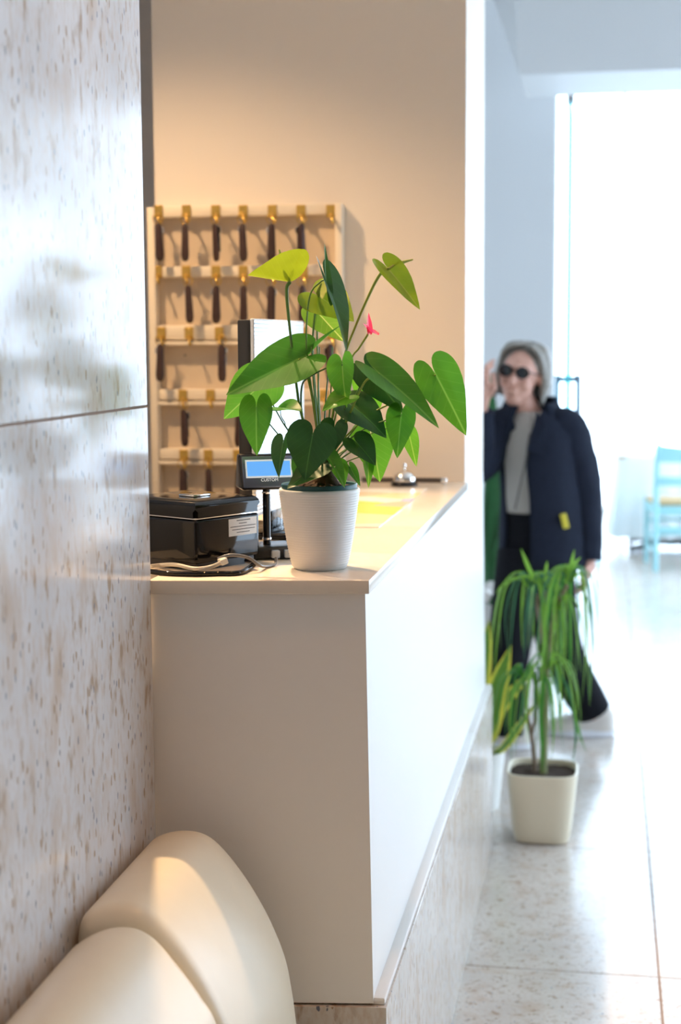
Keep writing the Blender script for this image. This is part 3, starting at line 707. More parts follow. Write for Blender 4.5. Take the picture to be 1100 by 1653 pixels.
leaf((613, 603, -.05), (712, 680, -.075), (.55, -.62, .55), lf_mid, [(600, 609, -.05), (586, 622, -.04), (560, 680, -.02), (532, 745, 0)], stem_y, .0017, wf=.62, droop=.07, fold=.30, roll_l=-.15)
leaf((597, 600, .0), (650, 664, -.02), (-.25, -.75, .6), lf_dark, [(590, 606, 0), (570, 650, 0), (534, 740, 0)], stem_m, .0013, wf=.78, droop=.05, fold=.25)
leaf((596, 613, .03), (606, 675, .02), (.15, -.95, .2), lf_bright, [(588, 622, .03), (560, 680, .02), (530, 745, 0)], stem_m, .0013, wf=1.0, droop=.05, fold=.1)
leaf((569, 655, -.01), (626, 698, -.03), (.2, -.55, .8), lf_dark, [(562, 665, -.01), (545, 705, 0), (528, 748, 0)], stem_d, .0013, wf=1.15, droop=.10, fold=.12)
leaf((553, 590, -.03), (556, 655, -.05), (-.35, -.9, .2), lf_bright, [(548, 586, -.02), (500, 608, -.01), (487, 628, 0), (490, 680, 0), (512, 745, 0)], stem_d, .0015, wf=.85, droop=.08, fold=.3)
leaf((560, 640, -.04), (521, 656, -.07), (.1, -.5, .85), lf_bright, [(560, 650, -.03), (548, 690, -.01), (526, 748, 0)], stem_m, .0012, wf=1.1, droop=.12, fold=.15)
leaf((540, 690, -.02), (530, 735, -.04), (.0, -.85, .5), lf_dark, [(540, 696, -.01), (532, 720, 0), (524, 752, 0)], stem_d, .001, wf=1.1, droop=.1, fold=.2)
leaf((704, 605, .0), (753, 698, -.02), (.10, -.92, .38), lf_mid, [(690, 611, .0), (650, 642, 0), (600, 668, 0), (552, 712, 0), (527, 752, 0)], stem_y, .0014, wf=.76, droop=.08, fold=.16, roll_l=.75, wav=.03)
# upright dark blade at the top, half edge-on
leaf((527, 452, .0), (568, 561, -.03), (.93, -.30, .25), lf_dark, [(518, 455, .0), (500, 480, .0), (495, 560, .0), (508, 660, 0), (518, 745, 0)], stem_m, .0014, wf=.62, droop=.06, fold=.35)
leaf((528, 470, -.01), (521, 395, .0), (.94, -.30, .1), lf_dark, None, wf=.34, droop=-.03, fold=.5)
leaf((497, 575, .0), (545, 517, .0), (-.45, -.5, .7), lf_mid, [(492, 582, 0), (505, 650, 0), (518, 745, 0)], stem_m, .0012, wf=.26, droop=.10, fold=.5)
# spathes
def spathe(A, T, nrm, m, stem, sp=None, sr=.0017, sm=None, **k):
    o = heart_leaf('spathe', A3(*A), A3(*T), nrm, m, ant, **k)
    stalk([A] + stem, [sr*1.5, sr, sr*1.1], sm or stem_m, o, 'stalk')
    if sp: tube('spadix', [A3(*A), A3(*sp[0]), A3(*sp[1])], [.002, .0034, .0028, .0012], spadix_m, o, 10, 6)
spathe((468, 455, .0), (401, 447, -.035), (.10, .30, .95), lf_yellow, [(463, 470, .0), (468, 530, 0), (480, 630, 0), (486, 665, 0), (510, 745, 0)], ((459, 430, .0), (451, 403, .0)), .0021, stem_m, wf=1.7, droop=-.02, fold=.75, lift=.35)
spathe((515, 478, .03), (571, 516, .01), (.25, -.72, .62), lf_yellow, [(511, 490, .03), (505, 560, .02), (512, 660, .01), (520, 745, 0)], ((514, 470, .02), (519, 458, .0)), .0015, stem_m, wf=1.28, droop=.03, fold=.15)
spathe((512, 503, .05), (554, 549, .03), (-.2, -.85, .4), leaf_mat('veined_young_leaf', (.12, .24, .02), (.40, .45, .10), trans=.5), [(512, 512, .05), (513, 580, .03), (516, 660, .02), (522, 745, 0)], None, .0013, stem_m, wf=.85, droop=.05, fold=.2)
spathe((627, 434, .0), (679, 495, -.02), (.55, -.80, .2), lf_yellow, [(618, 438, .0), (603, 462, .0), (575, 525, .0), (552, 590, .0), (536, 680, 0), (526, 748, 0)], ((645, 425, .012), (667, 419, .02)), .0020, stem_y, wf=.66, droop=.05, fold=.28, roll_r=.8)
spathe((595, 534, .0), (611, 541, -.02), (.65, -.1, .75), lf_pink, [(594, 540, .0), (580, 562, .0), (565, 586, .0), (540, 680, 0), (526, 748, 0)], None, .0014, stem_y, wf=1.2, droop=.0, fold=.4, lift=.3)
heart_leaf('spathe', A3(596, 532, -.004), A3(594, 505, -.004), (.75, -.6, .2), lf_pink, ant, wf=.55, droop=-.05, fold=.3)
# bare stalks standing in the middle of the plant
for a, b, c in (((503, 560), (508, 640), (518, 745)), ((516, 560), (514, 650), (521, 748)), ((530, 600), (524, 680), (523, 750)), ((537, 560), (534, 640), (526, 748)), ((498, 600), (510, 680), (520, 750)), ((543, 600), (560, 640), (528, 745)), ((552, 690), (540, 720), (526, 755)), ((575, 690), (550, 722), (528, 758)), ((583, 720), (552, 740), (530, 762))):
    q = random.uniform(-.02, .03); tube('stalk', [A3(*a, q), A3(*b, q*.7), A3(*c, 0)], [.0011, .0013, .0015], random.choice((stem_m, stem_d)), ant, 8, 6)
finish(ant)

# ------------------------------------------------------------------ floor plants
def strip_leaf(name, pts, width, m, parent, nrm_hint=(0, -1, .2), crease=.25, taper=.5, tipw=.0, loc=None):
    P = spline(pts, 5); n = len(P); vs, uv, fs = [], [], []
    nh = Vector(nrm_hint)
    for i, p in enumerate(P):
        t = (P[min(i+1, n-1)] - P[max(i-1, 0)]).normalized(); s = t.cross(nh)
        s = s.normalized() if s.length > 1e-4 else t.orthogonal().normalized(); nn = s.cross(t)
        u = i/(n-1); w = width*min(1, .35 + u*3.)*(1 - max(0, (u - taper)/(1 - taper))**1.6*(1 - tipw))
        vs += [p - s*w/2 + nn*w*crease, p.copy(), p + s*w/2 + nn*w*crease]; uv += [(u, -1), (u, 0), (u, 1)]
    for i in range(n - 1):
        a = i*3; fs += [(a, a+1, a+4, a+3), (a+1, a+2, a+5, a+4)]
    return from_data(name, vs, fs, m, parent, uv=uv)
YD = 4.64
drac = tag(empty('potted_dracaena', Vector((at(876, 1300, YD).x, YD, 0))), 'drooping dragon tree in a cream square pot on the hall floor', 'potted plant')
dc_ = Vector((at(876, 1300, YD).x, YD, 0)); sd = YD/F
cream_pot = mat('cream_glazed_pot', (.80, .71, .54), .32, var=.02)
pw, pb, pht = 57.5*sd, 44*sd, .217
prof = [(0, 0), (pb - .01, 0), (pb, .006), (pb + .004, .02)] + [(pb + .004 + (pw - pb - .004)*(t/10)**.8, .02 + (pht - .02)*t/10) for t in range(1, 11)] + [(pw, pht + .004), (pw - .004, pht + .006), (pw - .008, pht + .003), (pw - .009, pht - .02), (pb - .006, .02), (0, .02)]
lathe('pot', prof, dc_, cream_pot, drac, 72, 4.2)
vs, fs = [Vector((dc_.x, dc_.y, pht - .006))], []
for k in range(1, 8):
    for j in range(40):
        w = 2*PI*j/40; cw, sw = math.cos(w), math.sin(w); r = (pw - .0095)*k/7/((abs(cw)**4.2 + abs(sw)**4.2)**(1/4.2))
        vs.append(Vector((dc_.x + r*cw, dc_.y + r*sw, pht - .012 + .008*noise.noise(Vector((r*cw*60, r*sw*60, 1))))))
for j in range(40): fs.append((0, 1 + j, 1 + (j+1) % 40))
for k in range(6):
    for j in range(40): a = 1 + k*40; fs.append((a + j, a + 40 + j, a + 40 + (j+1) % 40, a + (j+1) % 40))
from_data('soil', vs, fs, soil_m, drac)
bark = mat('ringed_brown_bark', (.30, .22, .16), .85, var=.35, nscale=70, bump=.6, bscale=160)
bark2 = mat('green_brown_cane', (.22, .24, .10), .7, var=.3, nscale=50)
def D(px, py, dy=0.): return at(px, py, YD + dy)
def trunk(pts, r, m): tube('trunk', [D(*p) for p in pts], r, m, drac, 12, 6)
trunk([(877, 1256, 0), (879, 1200), (881, 1130), (883, 1060), (886, 1036)], [.013, .011, .011, .0115], bark2)
trunk([(884, 1062, 0), (876, 1020), (870, 985), (866, 960)], [.010, .008, .007], bark)
trunk([(885, 1045, 0), (884, 1000, .01), (880, 955, .01)], [.010, .008, .007], bark)
trunk([(886, 1050, 0), (893, 1010, -.01), (900, 975, -.01), (916, 945, -.01)], [.010, .008, .006], bark)
trunk([(865, 1254, .02), (862, 1215, .02), (858, 1185, .02)], [.008, .007, .007], bark)
trunk([(858, 1188, .02), (852, 1150, .02), (848, 1105, .02)], [.006, .005, .005], bark)
trunk([(858, 1188, .02), (866, 1150, .01), (866, 1110, .01)], [.006, .005, .005], bark)
dr_a = leaf_mat('dracaena_leaf_green', (.045, .19, .03), (.09, .26, .06), trans=.35)
dr_b = leaf_mat('dracaena_leaf_light', (.14, .30, .04), (.22, .36, .08), trans=.4)
dr_c = leaf_mat('dracaena_leaf_bluish', (.06, .17, .09), (.12, .25, .14), trans=.25)
for hx, hy, hd, n, ln, spread in ((856, 950, .0, 20, .28, .11), (880, 950, .02, 12, .22, .08), (921, 940, -.01, 26, .36, .095), (904, 985, -.02, 9, .30, .08), (846, 1100, .02, 14, .24, .09), (868, 1104, .01, 12, .22, .085), (884, 1080, -.02, 12, .26, .10)):
    h = D(hx, hy, hd)
    for i in range(n):
        w = 2*PI*(i + random.uniform(-.3, .3))/n*1.0 + random.uniform(0, .4); el = random.choice((0, 1, 1))
        d = Vector((math.cos(w), math.sin(w)*.9, 0)); d.x += (.45 if d.x > 0 else -.45)*(d.y < -.3)*(abs(d.x) < .6); l = ln*random.uniform(.65, 1.1); sp_ = spread*random.uniform(.55, 1.05)
        p1 = h + d*sp_*.35 + Vector((0, 0, .03 + .02*el)); p2 = h + d*sp_*.8 + Vector((0, 0, .005)); p3 = h + d*sp_*1.05 + Vector((0, 0, -l*.45)); p4 = h + d*sp_*random.uniform(.9, 1.35) + Vector((0, 0, -l))
        p4.z = max(p4.z, .24)
        strip_leaf('leaf', [h, p1, p2, p3, p4], random.uniform(.0055, .0105), random.choice((dr_a, dr_b, dr_b, dr_c)), drac, d*.6 + Vector((0, -.3, .8)), .2, .55)
for pts, w, m in (([(862, 935), (852, 912), (841, 885)], .013, dr_b), ([(914, 940), (922, 915), (928, 886)], .013, dr_b), ([(912, 940), (925, 915), (939, 898)], .011, dr_b), ([(880, 940), (882, 920), (884, 905)], .011, dr_b), ([(868, 940), (845, 930), (812, 945), (800, 960)], .008, dr_b),
                 ([(868, 930), (890, 928), (905, 945)], .008, dr_c), ([(925, 935), (945, 960), (955, 1000), (957, 1050)], .005, dr_a), ([(900, 1080), (920, 1120), (930, 1180), (925, 1235)], .010, dr_c), ([(880, 1085), (874, 1150), (876, 1200), (876, 1250)], .014, dr_a), ([(905, 1085), (925, 1140), (935, 1180), (947, 1215)], .008, dr_a)):
    strip_leaf('leaf', [D(*p, -.05) for p in pts], w, m, drac, (0, -1, .3), .15, .5)
finish(drac)

sn_var = leaf_mat('variegated_snake_leaf', (.09, .20, .03), (.07, .16, .03), trans=.2, edge=(.55, .52, .06))
sn_dark = leaf_mat('dark_snake_leaf', (.035, .12, .045), (.06, .18, .07), trans=.1)
sp1c = Vector((at(779, 1300, 4.92).x, 4.92, 0))
sp1 = tag(empty('potted_snake_plant', sp1c), 'snake plant with yellow-edged leaves in a white pot behind the pillar foot', 'potted plant')
lathe('pot', [(0, 0), (.052, 0), (.055, .005), (.075, .19), (.077, .195), (.074, .197), (.071, .19), (.068, .165), (0, .165)], sp1c, white_plastic, sp1, 48)
lathe('soil', [(.0685, .16), (.068, .172), (.03, .176), (0, .175)], sp1c, soil_m, sp1, 32)
def Q(px, py, Y): return at(px, py, Y)
b0 = sp1c + Vector((0, 0, .172))
strip_leaf('leaf', [b0 + Vector((-.01, -.01, 0)), Q(790, 1160, 4.86), Q(806, 1100, 4.84), Q(826, 1040, 4.83)], .085, sn_var, sp1, (.3, -1, .2), .12, .45)
strip_leaf('leaf', [b0 + Vector((.015, -.01, 0)), Q(812, 1205, 4.85), Q(838, 1170, 4.80), Q(868, 1130, 4.76)], .042, sn_var, sp1, (.5, -.8, -.4), .15, .5)
strip_leaf('leaf', [b0 + Vector((-.02, .02, 0)), Q(775, 1120, 4.95), Q(784, 1050, 4.96), Q(790, 1000, 4.97)], .06, sn_var, sp1, (0, -1, .2), .12, .45)
strip_leaf('leaf', [b0 + Vector((.0, .02, 0)), Q(800, 1160, 4.95), Q(835, 1110, 4.95), Q(862, 1088, 4.95)], .045, sn_var, sp1, (.3, -.5, .8), .12, .45)
finish(sp1)
Y2 = 6.55
sp2c = Vector((at(790, 1100, Y2).x, Y2, 0))
sp2 = tag(empty('potted_snake_plant', sp2c), 'tall dark green snake plant in a grey planter behind the walking person', 'potted plant')
lathe('pot', [(0, 0), (.10, 0), (.105, .006), (.115, .40), (.118, .42), (.112, .42), (.108, .40), (.106, .37), (0, .37)], sp2c, mat('grey_stone_planter', (.50, .48, .45), .6), sp2, 48)
lathe('soil', [(.106, .36), (.106, .385), (0, .39)], sp2c, soil_m, sp2, 32)
for k, (tx, ty, w) in enumerate(((800, 640, .07), (792, 600, .07), (815, 735, .075), (806, 690, .08), (828, 820, .075), (790, 720, .09), (835, 900, .06), (812, 800, .08))):
    bb = sp2c + Vector((random.uniform(-.05, .06), random.uniform(-.05, .05), .385)); tp = Q(tx, ty, Y2 + random.uniform(-.08, .1)); mid = bb.lerp(tp, .5) + Vector((random.uniform(-.02, .03), 0, 0))
    strip_leaf('leaf', [bb, mid, tp], w, sn_dark, sp2, (random.uniform(-.5, .5), -1, .1), .18, .6)
dl = strip_leaf('dry_leaf', [sp2c + Vector((-.02, -.06, .385)), Q(788, 950, 6.38), Q(800, 955, 6.34), Q(815, 985, 6.31), Q(822, 1030, 6.30)], .05, mat('pale_dry_leaf', (.80, .77, .74), .7), sp2, (.2, -1, .6), .2, .6)
dl['label'] = 'pale dried drooping leaf'
finish(sp2)

# ------------------------------------------------------------------ dining room furniture
teal = mat('pale_turquoise_paint', (.36, .66, .70), .45, var=.03)
rush = mat('woven_rush_seat', (.52, .36, .18), .8, var=.25, nscale=90, bump=.5, bscale=220)
cloth_m = mat('white_tablecloth', (.86, .87, .88), .8, var=.01)
def chair(loc, rz, label):
    """local frame: back posts at y = -.2, sitter looks along +y"""
    r = tag(empty('dining_chair', loc), label, 'chair', 'pale turquoise dining chairs'); r.rotation_euler = (0, 0, rz)
    w, d, sh, bh = .21, .20, .45, .87
    for sx in (-1, 1):
        tube('back_post', [(sx*w, -d - .03, 0), (sx*w, -d, sh), (sx*w, -d - .02, .68), (sx*(w + .005), -d - .07, bh)], [.019, .020, .018, .015], teal, r, 12, 6)
        tube('leg', [(sx*w, d, 0), (sx*w, d, sh + .015)], [.016, .019, .020], teal, r, 12, 4)
        tube('side_stretcher', [(sx*w, -d, .22), (sx*w, d, .22)], .011, teal, r, 10, 3); tube('side_stretcher', [(sx*w, -d, .13), (sx*w, d, .13)], .011, teal, r, 10, 3)
        box('side_apron', (sx*w - .01, -d, sh - .07), (sx*w + .01, d, sh - .012), teal, r, .003)
    for zz in (.20, .30): tube('stretcher', [(-w, d, zz), (w, d, zz)], .012, teal, r, 10, 3)
    box('stretcher', (-w, -d - .022, .25), (w, -d - .002, .30), teal, r, .003)
    for yy in (-d - .01, d - .01): box('apron', (-w, yy, sh - .075), (w, yy + .02, sh - .012), teal, r, .003)
    from_bm('seat', box_bm((-w - .012, -d + .01, sh - .012), (w + .012, d + .02, sh + .02), .012, 3), rush, r)
    for z0, z1, yo in ((.74, .86, -.055), (.58, .64, -.022)):       # curved back slats with a dipped top
        vs, fs = [], []
        K = 14
        for k in range(K + 1):
            t = -1 + 2*k/K; x = t*w; y = -d + yo - .03*(1 - t*t); dip = .022*(1 - t*t) if z0 > .7 else 0
            vs += [(x, y - .009, z0), (x, y + .009, z0), (x, y + .009, z1 - dip), (x, y - .009, z1 - dip)]
        for k in range(K):
            a = k*4
            for q in range(4): fs.append((a + q, a + (q+1) % 4, a + 4 + (q+1) % 4, a + 4 + q))
        fs += [(3, 2, 1, 0), (K*4, K*4+1, K*4+2, K*4+3)]
        from_data('back_slat', vs, fs, teal, r, angle=40)
    return r
cc = at_z(1047, 922, 0)
chair((cc.x + .23, cc.y + .26, 0), .12, 'pale turquoise wooden chair with a rush seat in front of the clothed table')
c2 = at_z(952, 900, 0)
chair((-.235, 10.8, 0), -PI/2, 'pale turquoise chair half hidden behind the walking person')
tcx, tcy = at(1085, 735, 11.55).x, 11.55
tb = tag(empty('dining_table', (tcx, tcy, 0)), 'square dining table under a white cloth by the bright window', 'table')
box('table_top', (tcx - .40, tcy - .40, .70), (tcx + .40, tcy + .40, .725), mat('pale_wood', (.55, .42, .28), .5), tb, .003)
lathe('pedestal', [(.045, .03), (.04, .06), (.04, .70)], (tcx, tcy, 0), teal, tb, 20)
for w in range(4):
    d = Vector((math.cos(w*PI/2 + PI/4), math.sin(w*PI/2 + PI/4), 0)); tube('foot', [Vector((tcx, tcy, .07)) + d*.03, Vector((tcx, tcy, .05)) + d*.25, Vector((tcx, tcy, .02)) + d*.42], [.03, .026, .02], mat('grey_iron', (.30, .31, .32), .5), tb, 10, 4)
finish(tb)
vs, fs = [], []
NP = 120
def sqr(t, hw, rr):
    w = 2*PI*t; cw, sw = math.cos(w), math.sin(w); k = hw/((abs(cw)**8 + abs(sw)**8)**(1/8)); return Vector((cw*k, sw*k, 0))
lv = [(.727, .0), (.727, .7), (.7275, .985), (.722, 1.01), (.70, 1.02)] + [(.70 - .57*i/8, 1.02 + .10*i/8) for i in range(1, 9)]
for i, (z, s) in enumerate(lv):
    for j in range(NP):
        p = sqr(j/NP, .405, 0)*s; fw = max(0, i - 4)/8
        p += p.normalized()*(.022*fw*math.sin(j/NP*2*PI*18) + .012*fw*math.sin(j/NP*2*PI*7 + 1)) if p.length > 0 else Vector()
        vs.append(Vector((tcx, tcy, z)) + p)
for i in range(len(lv) - 1):
    for j in range(NP): fs.append((i*NP + j, i*NP + (j+1) % NP, (i+1)*NP + (j+1) % NP, (i+1)*NP + j))
tag(from_data('tablecloth', vs, fs, cloth_m), 'long white cloth draped over the dining table', 'tablecloth')

# frameless glass door standing open, edge-on
gx = at(919, 400, 8.4).x
gd = struct(empty('door_1', (gx, 8.75, 0)), 'frameless glass door standing open at the dining room'); gd['kind'] = 'structure'
ztopd = at(921, 152, 8.31).z
box('pane', (gx - .005, 8.31, .02), (gx + .005, 9.18, ztopd), glass_mat('teal_edged_glass', (.50, .85, .90), .12), gd)
box('pane_edge', (gx - .011, 8.296, .02), (gx + .011, 8.309, ztopd), mat('teal_glass_edge', (.10, .55, .62), .2), gd)
box('patch_fitting', (gx - .018, 8.28, ztopd - .04), (gx + .024, 8.42, ztopd + .04), mat('dark_bronze_fitting', (.16, .15, .15), .4), gd, .003)
hz0, hz1 = at(932, 612, 8.45).z, at(932, 735, 8.45).z
for s in (-1, 1):
    tube('handle', [(gx + s*.004, 8.42, hz0), (gx + s*.050, 8.42, hz0), (gx + s*.058, 8.42, hz0 - .006), (gx + s*.058, 8.42, hz1 + .006), (gx + s*.050, 8.42, hz1), (gx + s*.004, 8.42, hz1)], .018, mat('brushed_steel_handle', (.18, .23, .28), .35, metal=.6), gd, 10, 5)
finish(gd)

# ------------------------------------------------------------------ the walking person
YPn = 5.72
def G(px, py, dy=0.): return at(px, py, YPn + dy)
pp = tag(empty('person', (G(870, 900).x, YPn, 0)), 'person in a navy jacket and dark trousers raising a hand to round sunglasses while walking', 'person')
skin = mat('skin', (.62, .34, .26), .5, var=.08, nscale=25)
navy = mat('navy_jacket_cloth', (.012, .016, .030), .85, spec=.2, var=.25, nscale=40, bump=.4, bscale=300)
grey_knit = mat('grey_beige_knit', (.42, .38, .34), .85, var=.08, nscale=90, bump=.4, bscale=400)
black_cloth = mat('black_trouser_cloth', (.006, .006, .009), .9, spec=.2, var=.3, nscale=40)
hair_m = mat('silver_grey_hair', (.27, .25, .22), .5, var=.45, nscale=90, bump=.6, bscale=300)
shoe_m = mat('cream_sneaker', (.72, .66, .60), .6, var=.04)
sole_m = mat('white_sole', (.82, .82, .86), .6)
# --- body: head, neck, trunk, limbs and hands grown into one surface
hc = G(841, 607); tilt = Matrix.Rotation(math.radians(9), 3, 'Y') @ Matrix.Rotation(math.radians(14), 3, 'Z').inverted()
def hd(x, y, z): return hc + tilt @ (Vector((x, y, z))*1.06)          # head frame: x right in the picture, -y to the camera
rot_h = tilt.to_euler()
bm = bmesh.new()
ellipsoid(bm, hd(0, .012, .022), (.071, .088, .086), rot_h)
ellipsoid(bm, hd(0, -.016, -.035), (.058, .066, .068), rot_h)
ellipsoid(bm, hd(0, -.040, -.078), (.034, .036, .030), rot_h)           # chin
ellipsoid(bm, hd(-.034, -.052, -.028), (.024, .022, .024), rot_h); ellipsoid(bm, hd(.034, -.052, -.028), (.024, .022, .024), rot_h)   # cheeks
capsule(bm, hd(0, -.076, .008), hd(0, -.092, -.024), .009, .013)       # nose
ellipsoid(bm, hd(0, -.081, -.049), (.024, .009, .0055), rot_h); ellipsoid(bm, hd(0, -.080, -.059), (.021, .010, .006), rot_h)   # lips
ellipsoid(bm, hd(-.028, -.070, .012), (.017, .012, .011), rot_h); ellipsoid(bm, hd(.028, -.070, .012), (.017, .012, .011), rot_h)   # eyes
ellipsoid(bm, hd(0, -.074, .030), (.046, .012, .010), rot_h)            # brow
ellipsoid(bm, hd(-.073, .012, .0), (.009, .017, .029), rot_h); ellipsoid(bm, hd(.073, .012, .0), (.009, .017, .029), rot_h)
neck0, neck1 = hd(.004, .02, -.07), G(857, 682, .04)
capsule(bm, neck0, neck1, .050, .056)
shR, shL = G(914, 697, .02), G(812, 690, .02)
hip = G(862, 895, .03)
ellipsoid(bm, G(865, 715, .03), (.125, .09, .12)); ellipsoid(bm, G(866, 780, .03), (.112, .09, .14)); ellipsoid(bm, G(866, 850, .03), (.112, .09, .12)); ellipsoid(bm, hip, (.125, .095, .10))
capsule(bm, shL, shR, .055, .055)
elR, wrR = G(944, 800, .04), G(951, 900, .0)
capsule(bm, shR, elR, .046, .038); capsule(bm, elR, wrR, .038, .026)
elL, wrL = G(772, 752, -.06), G(776, 662, -.12)
capsule(bm, shL, elL, .046, .038); capsule(bm, elL, wrL, .038, .026)
def finger(pts, r): 
    for a, b in zip(pts[:-1], pts[1:]): capsule(bm, a, b, r, r*.92, 8)
# hanging hand (right in the picture): palm and curled fingers
pR = G(950, 915, -.01); capsule(bm, wrR, pR, .026, .029); ellipsoid(bm, pR + Vector((-.002, -.005, -.012)), (.020, .036, .036))
for k, (l, yo) in enumerate(((.060, -.034), (.070, -.014), (.066, .006), (.052, .024))):
    a = pR + Vector((-.002, yo, -.036)); b = a + Vector((-.006, -.004, -l*.42)); c = b + Vector((-.016, -.004, -l*.30)); e = c + Vector((-.018, 0, -l*.12)); finger([a, b, c, e], .0088)
finger([pR + Vector((-.006, -.034, .0)), pR + Vector((-.016, -.050, -.024)), pR + Vector((-.024, -.052, -.048))], .0098)
# raised hand (left in the picture): fingers pinch the frame of the glasses
pL = G(781, 634, -.14); capsule(bm, wrL, pL, .026, .029); ellipsoid(bm, pL + Vector((.002, 0, .006)), (.034, .020, .038))
tgt = hd(-.068, -.075, .012)
for k, (ex, ez) in enumerate(((.0, .010), (.002, .032), (-.014, .050), (-.030, .054))):
    a = pL + Vector((.016 - .017*k*.9, -.006, .036)); m_ = a + Vector((.004, -.012, .034)); e = tgt + Vector((ex - .012, -.006 - .006*k, ez)) if k < 2 else m_ + Vector((.026, -.006, .014))
    if k >= 2: finger([a, m_, e], .0085)
    else: finger([a, m_.lerp(e, .35) + Vector((-.006, -.012, .01)), e], .0085)
finger([pL + Vector((.026, -.012, -.006)), pL + Vector((.042, -.022, .018)), tgt + Vector((-.012, -.004, -.016))], .0098)
# legs
knF, anF = G(822, 1052, -.10), G(812, 1172, -.13); hpF = G(844, 915, .0)
knB, anB = G(905, 1045, .06), G(952, 1138, .13); hpB = G(882, 915, .05)
for h, k, a in ((hpF, knF, anF), (hpB, knB, anB)): capsule(bm, h, k, .082, .058); capsule(bm, k, a, .056, .038)
sB, sF = at_z(938, 1190, 0) + Vector((0, .03, 0)), at_z(800, 1212, 0) + Vector((0, .04, 0))     # where the shoes stand
for a_, s_ in ((anF, sF), (anB, sB)):
    hl = s_ + Vector((.045, 0, .07)); capsule(bm, a_, hl, .034, .026); capsule(bm, hl, s_ + Vector((-.06, 0, .042)), .024, .016)
body = from_bm('body', bm, skin, pp)
def remesh(o, vox, it=4, fac=.5):
    r = o.modifiers.new('remesh', 'REMESH'); r.mode = 'VOXEL'; r.voxel_size = vox; r.use_smooth_shade = True
    s_ = o.modifiers.new('smooth', 'SMOOTH'); s_.iterations = it; s_.factor = fac
remesh(body, .0045, 3)
# --- hair: parted bob to the jaw, built as overlapping locks
hv, hf = [], []
random.seed(11)
def lock(pts, r):
    vs_, fs_ = tube_data(spline(pts, 5), r, 9, True, hv, hf)
for k in range(40):
    w = math.radians(-6 + 192*k/39)                        # from one ear round the back of the head to the other
    ca, sa = math.cos(w), math.sin(w); r1 = .080 + random.uniform(-.003, .004)
    lock([hd(.010 + .020*ca, .006 + .03*sa, .116), hd(.062*ca + .004, .010 + .075*sa, .098), hd(r1*ca, .022 + .096*sa, .050), hd((r1 + .009)*ca, .024 + .102*sa, -.012), hd((r1 + .006)*ca, .024 + .094*sa, -.068 + random.uniform(-.014, .014))], [.012, .017, .018, .016, .006])
for sx in (-1, 1):                                         # fine locks swept off the forehead from the parting
    for q in range(12):
        u = q/11
        lock([hd(.012 + .002*sx*q, -.030 + .04*u, .112 + .006*u), hd(.036*sx + .004, -.046 + .05*u, .103 + .008*u), hd(.066*sx, -.034 + .05*u, .080 + .004*u), hd((.080 + .004*u)*sx, -.008 + .035*u, .034), hd((.086 + random.uniform(-.004, .004))*sx, .008 + .03*u, -.03), hd((.088 + random.uniform(-.006, .006))*sx, .006 + .03*u, -.085 + random.uniform(-.015, .02))], [.006, .008, .009, .009, .008, .003])
bm = bmesh.new(); ellipsoid(bm, hd(0, .028, .040), (.080, .088, .078), rot_h)
base_i = len(hv); hv += [v.co.copy() for v in bm.verts]; bm.verts.index_update(); hf += [tuple(base_i + v.index for v in f.verts) for f in bm.faces]; bm.free()
remesh(from_data('hair', hv, hf, hair_m, pp), .004, 2)
# --- sunglasses
gl_m = mat('black_sunglass_lens', (.006, .006, .008), .08)
for sx in (-1, 1):
    q = hd(.031*sx, -.088, .014)
    vs, fs = [], []
    for s, dy in ((0, -.004), (.7, -.0035), (1, 0), (1, .003)):
        for j in range(24):
            w = 2*PI*j/24; vs.append(q + tilt @ Vector((.0265*s*math.cos(w), dy + .006*abs(sx*math.cos(w))*s*0, .023*s*math.sin(w))))
    for k in range(3):
        for j in range(24): fs.append((k*24 + j, k*24 + (j+1) % 24, (k+1)*24 + (j+1) % 24, (k+1)*24 + j))
    fs.append(tuple(72 + j for j in range(24)))
    o = from_data('sunglass_lens', vs, fs, gl_m, pp, angle=50)
    tube('temple', [q + tilt @ Vector((.025*sx, 0, .004)), hd(.068*sx, -.05, .016), hd(.076*sx, .01, .012)], .0022, black_gloss, o, 6, 4)
tube('glasses_bridge', [hd(-.008, -.092, .018), hd(0, -.096, .020), hd(.008, -.092, .018)], .002, black_gloss, pp, 6, 4)
# --- clothes
def ring_loft(name, rings, m, gap=None, par=pp, thick=.006, n=48, fold=0.):
    """rings: (px centre, py, dy, half width, half depth); gap: per ring (px left, px right) open at the front"""
    vs, fs = [], []
    for i, (px, py, dy, a, b) in enumerate(rings):
        c = G(px, py, dy)
        if gap:
            g0 = math.asin(max(-.98, min(.98, (G(gap[i][0], py, dy).x - c.x)/a))); g1 = math.asin(max(-.98, min(.98, (G(gap[i][1], py, dy).x - c.x)/a)))
            ang = [g1 + (2*PI - (g1 - g0))*k/n for k in range(n + 1)]
        else: ang = [2*PI*k/n for k in range(n + 1)]
        for w in ang:
            k = 1 + fold*math.sin(w*7 + i)*(i/len(rings)); vs.append(c + Vector((a*math.sin(w)*k, -b*math.cos(w)*k, 0)))
    R = n + 1
    for i in range(len(rings) - 1):
        for j in range(n): fs.append((i*R + j, i*R + j + 1, (i+1)*R + j + 1, (i+1)*R + j))
    o = from_data(name, vs, fs, m, par)
    if thick: s_ = o.modifiers.new('thick', 'SOLIDIFY'); s_.thickness = thick; s_.offset = 0
    return o
ring_loft('sweater', [(857, 664, .035, .062, .06), (858, 674, .035, .085, .072), (864, 690, .03, .125, .09), (866, 720, .03, .140, .112), (866, 770, .03, .128, .110), (866, 815, .03, .126, .110), (866, 825, .03, .124, .106)], grey_knit)
tr = ring_loft('trousers', [(866, 818, .03, .121, .102), (867, 860, .03, .130, .106), (866, 900, .03, .140, .112), (864, 925, .03, .145, .11)], black_cloth)
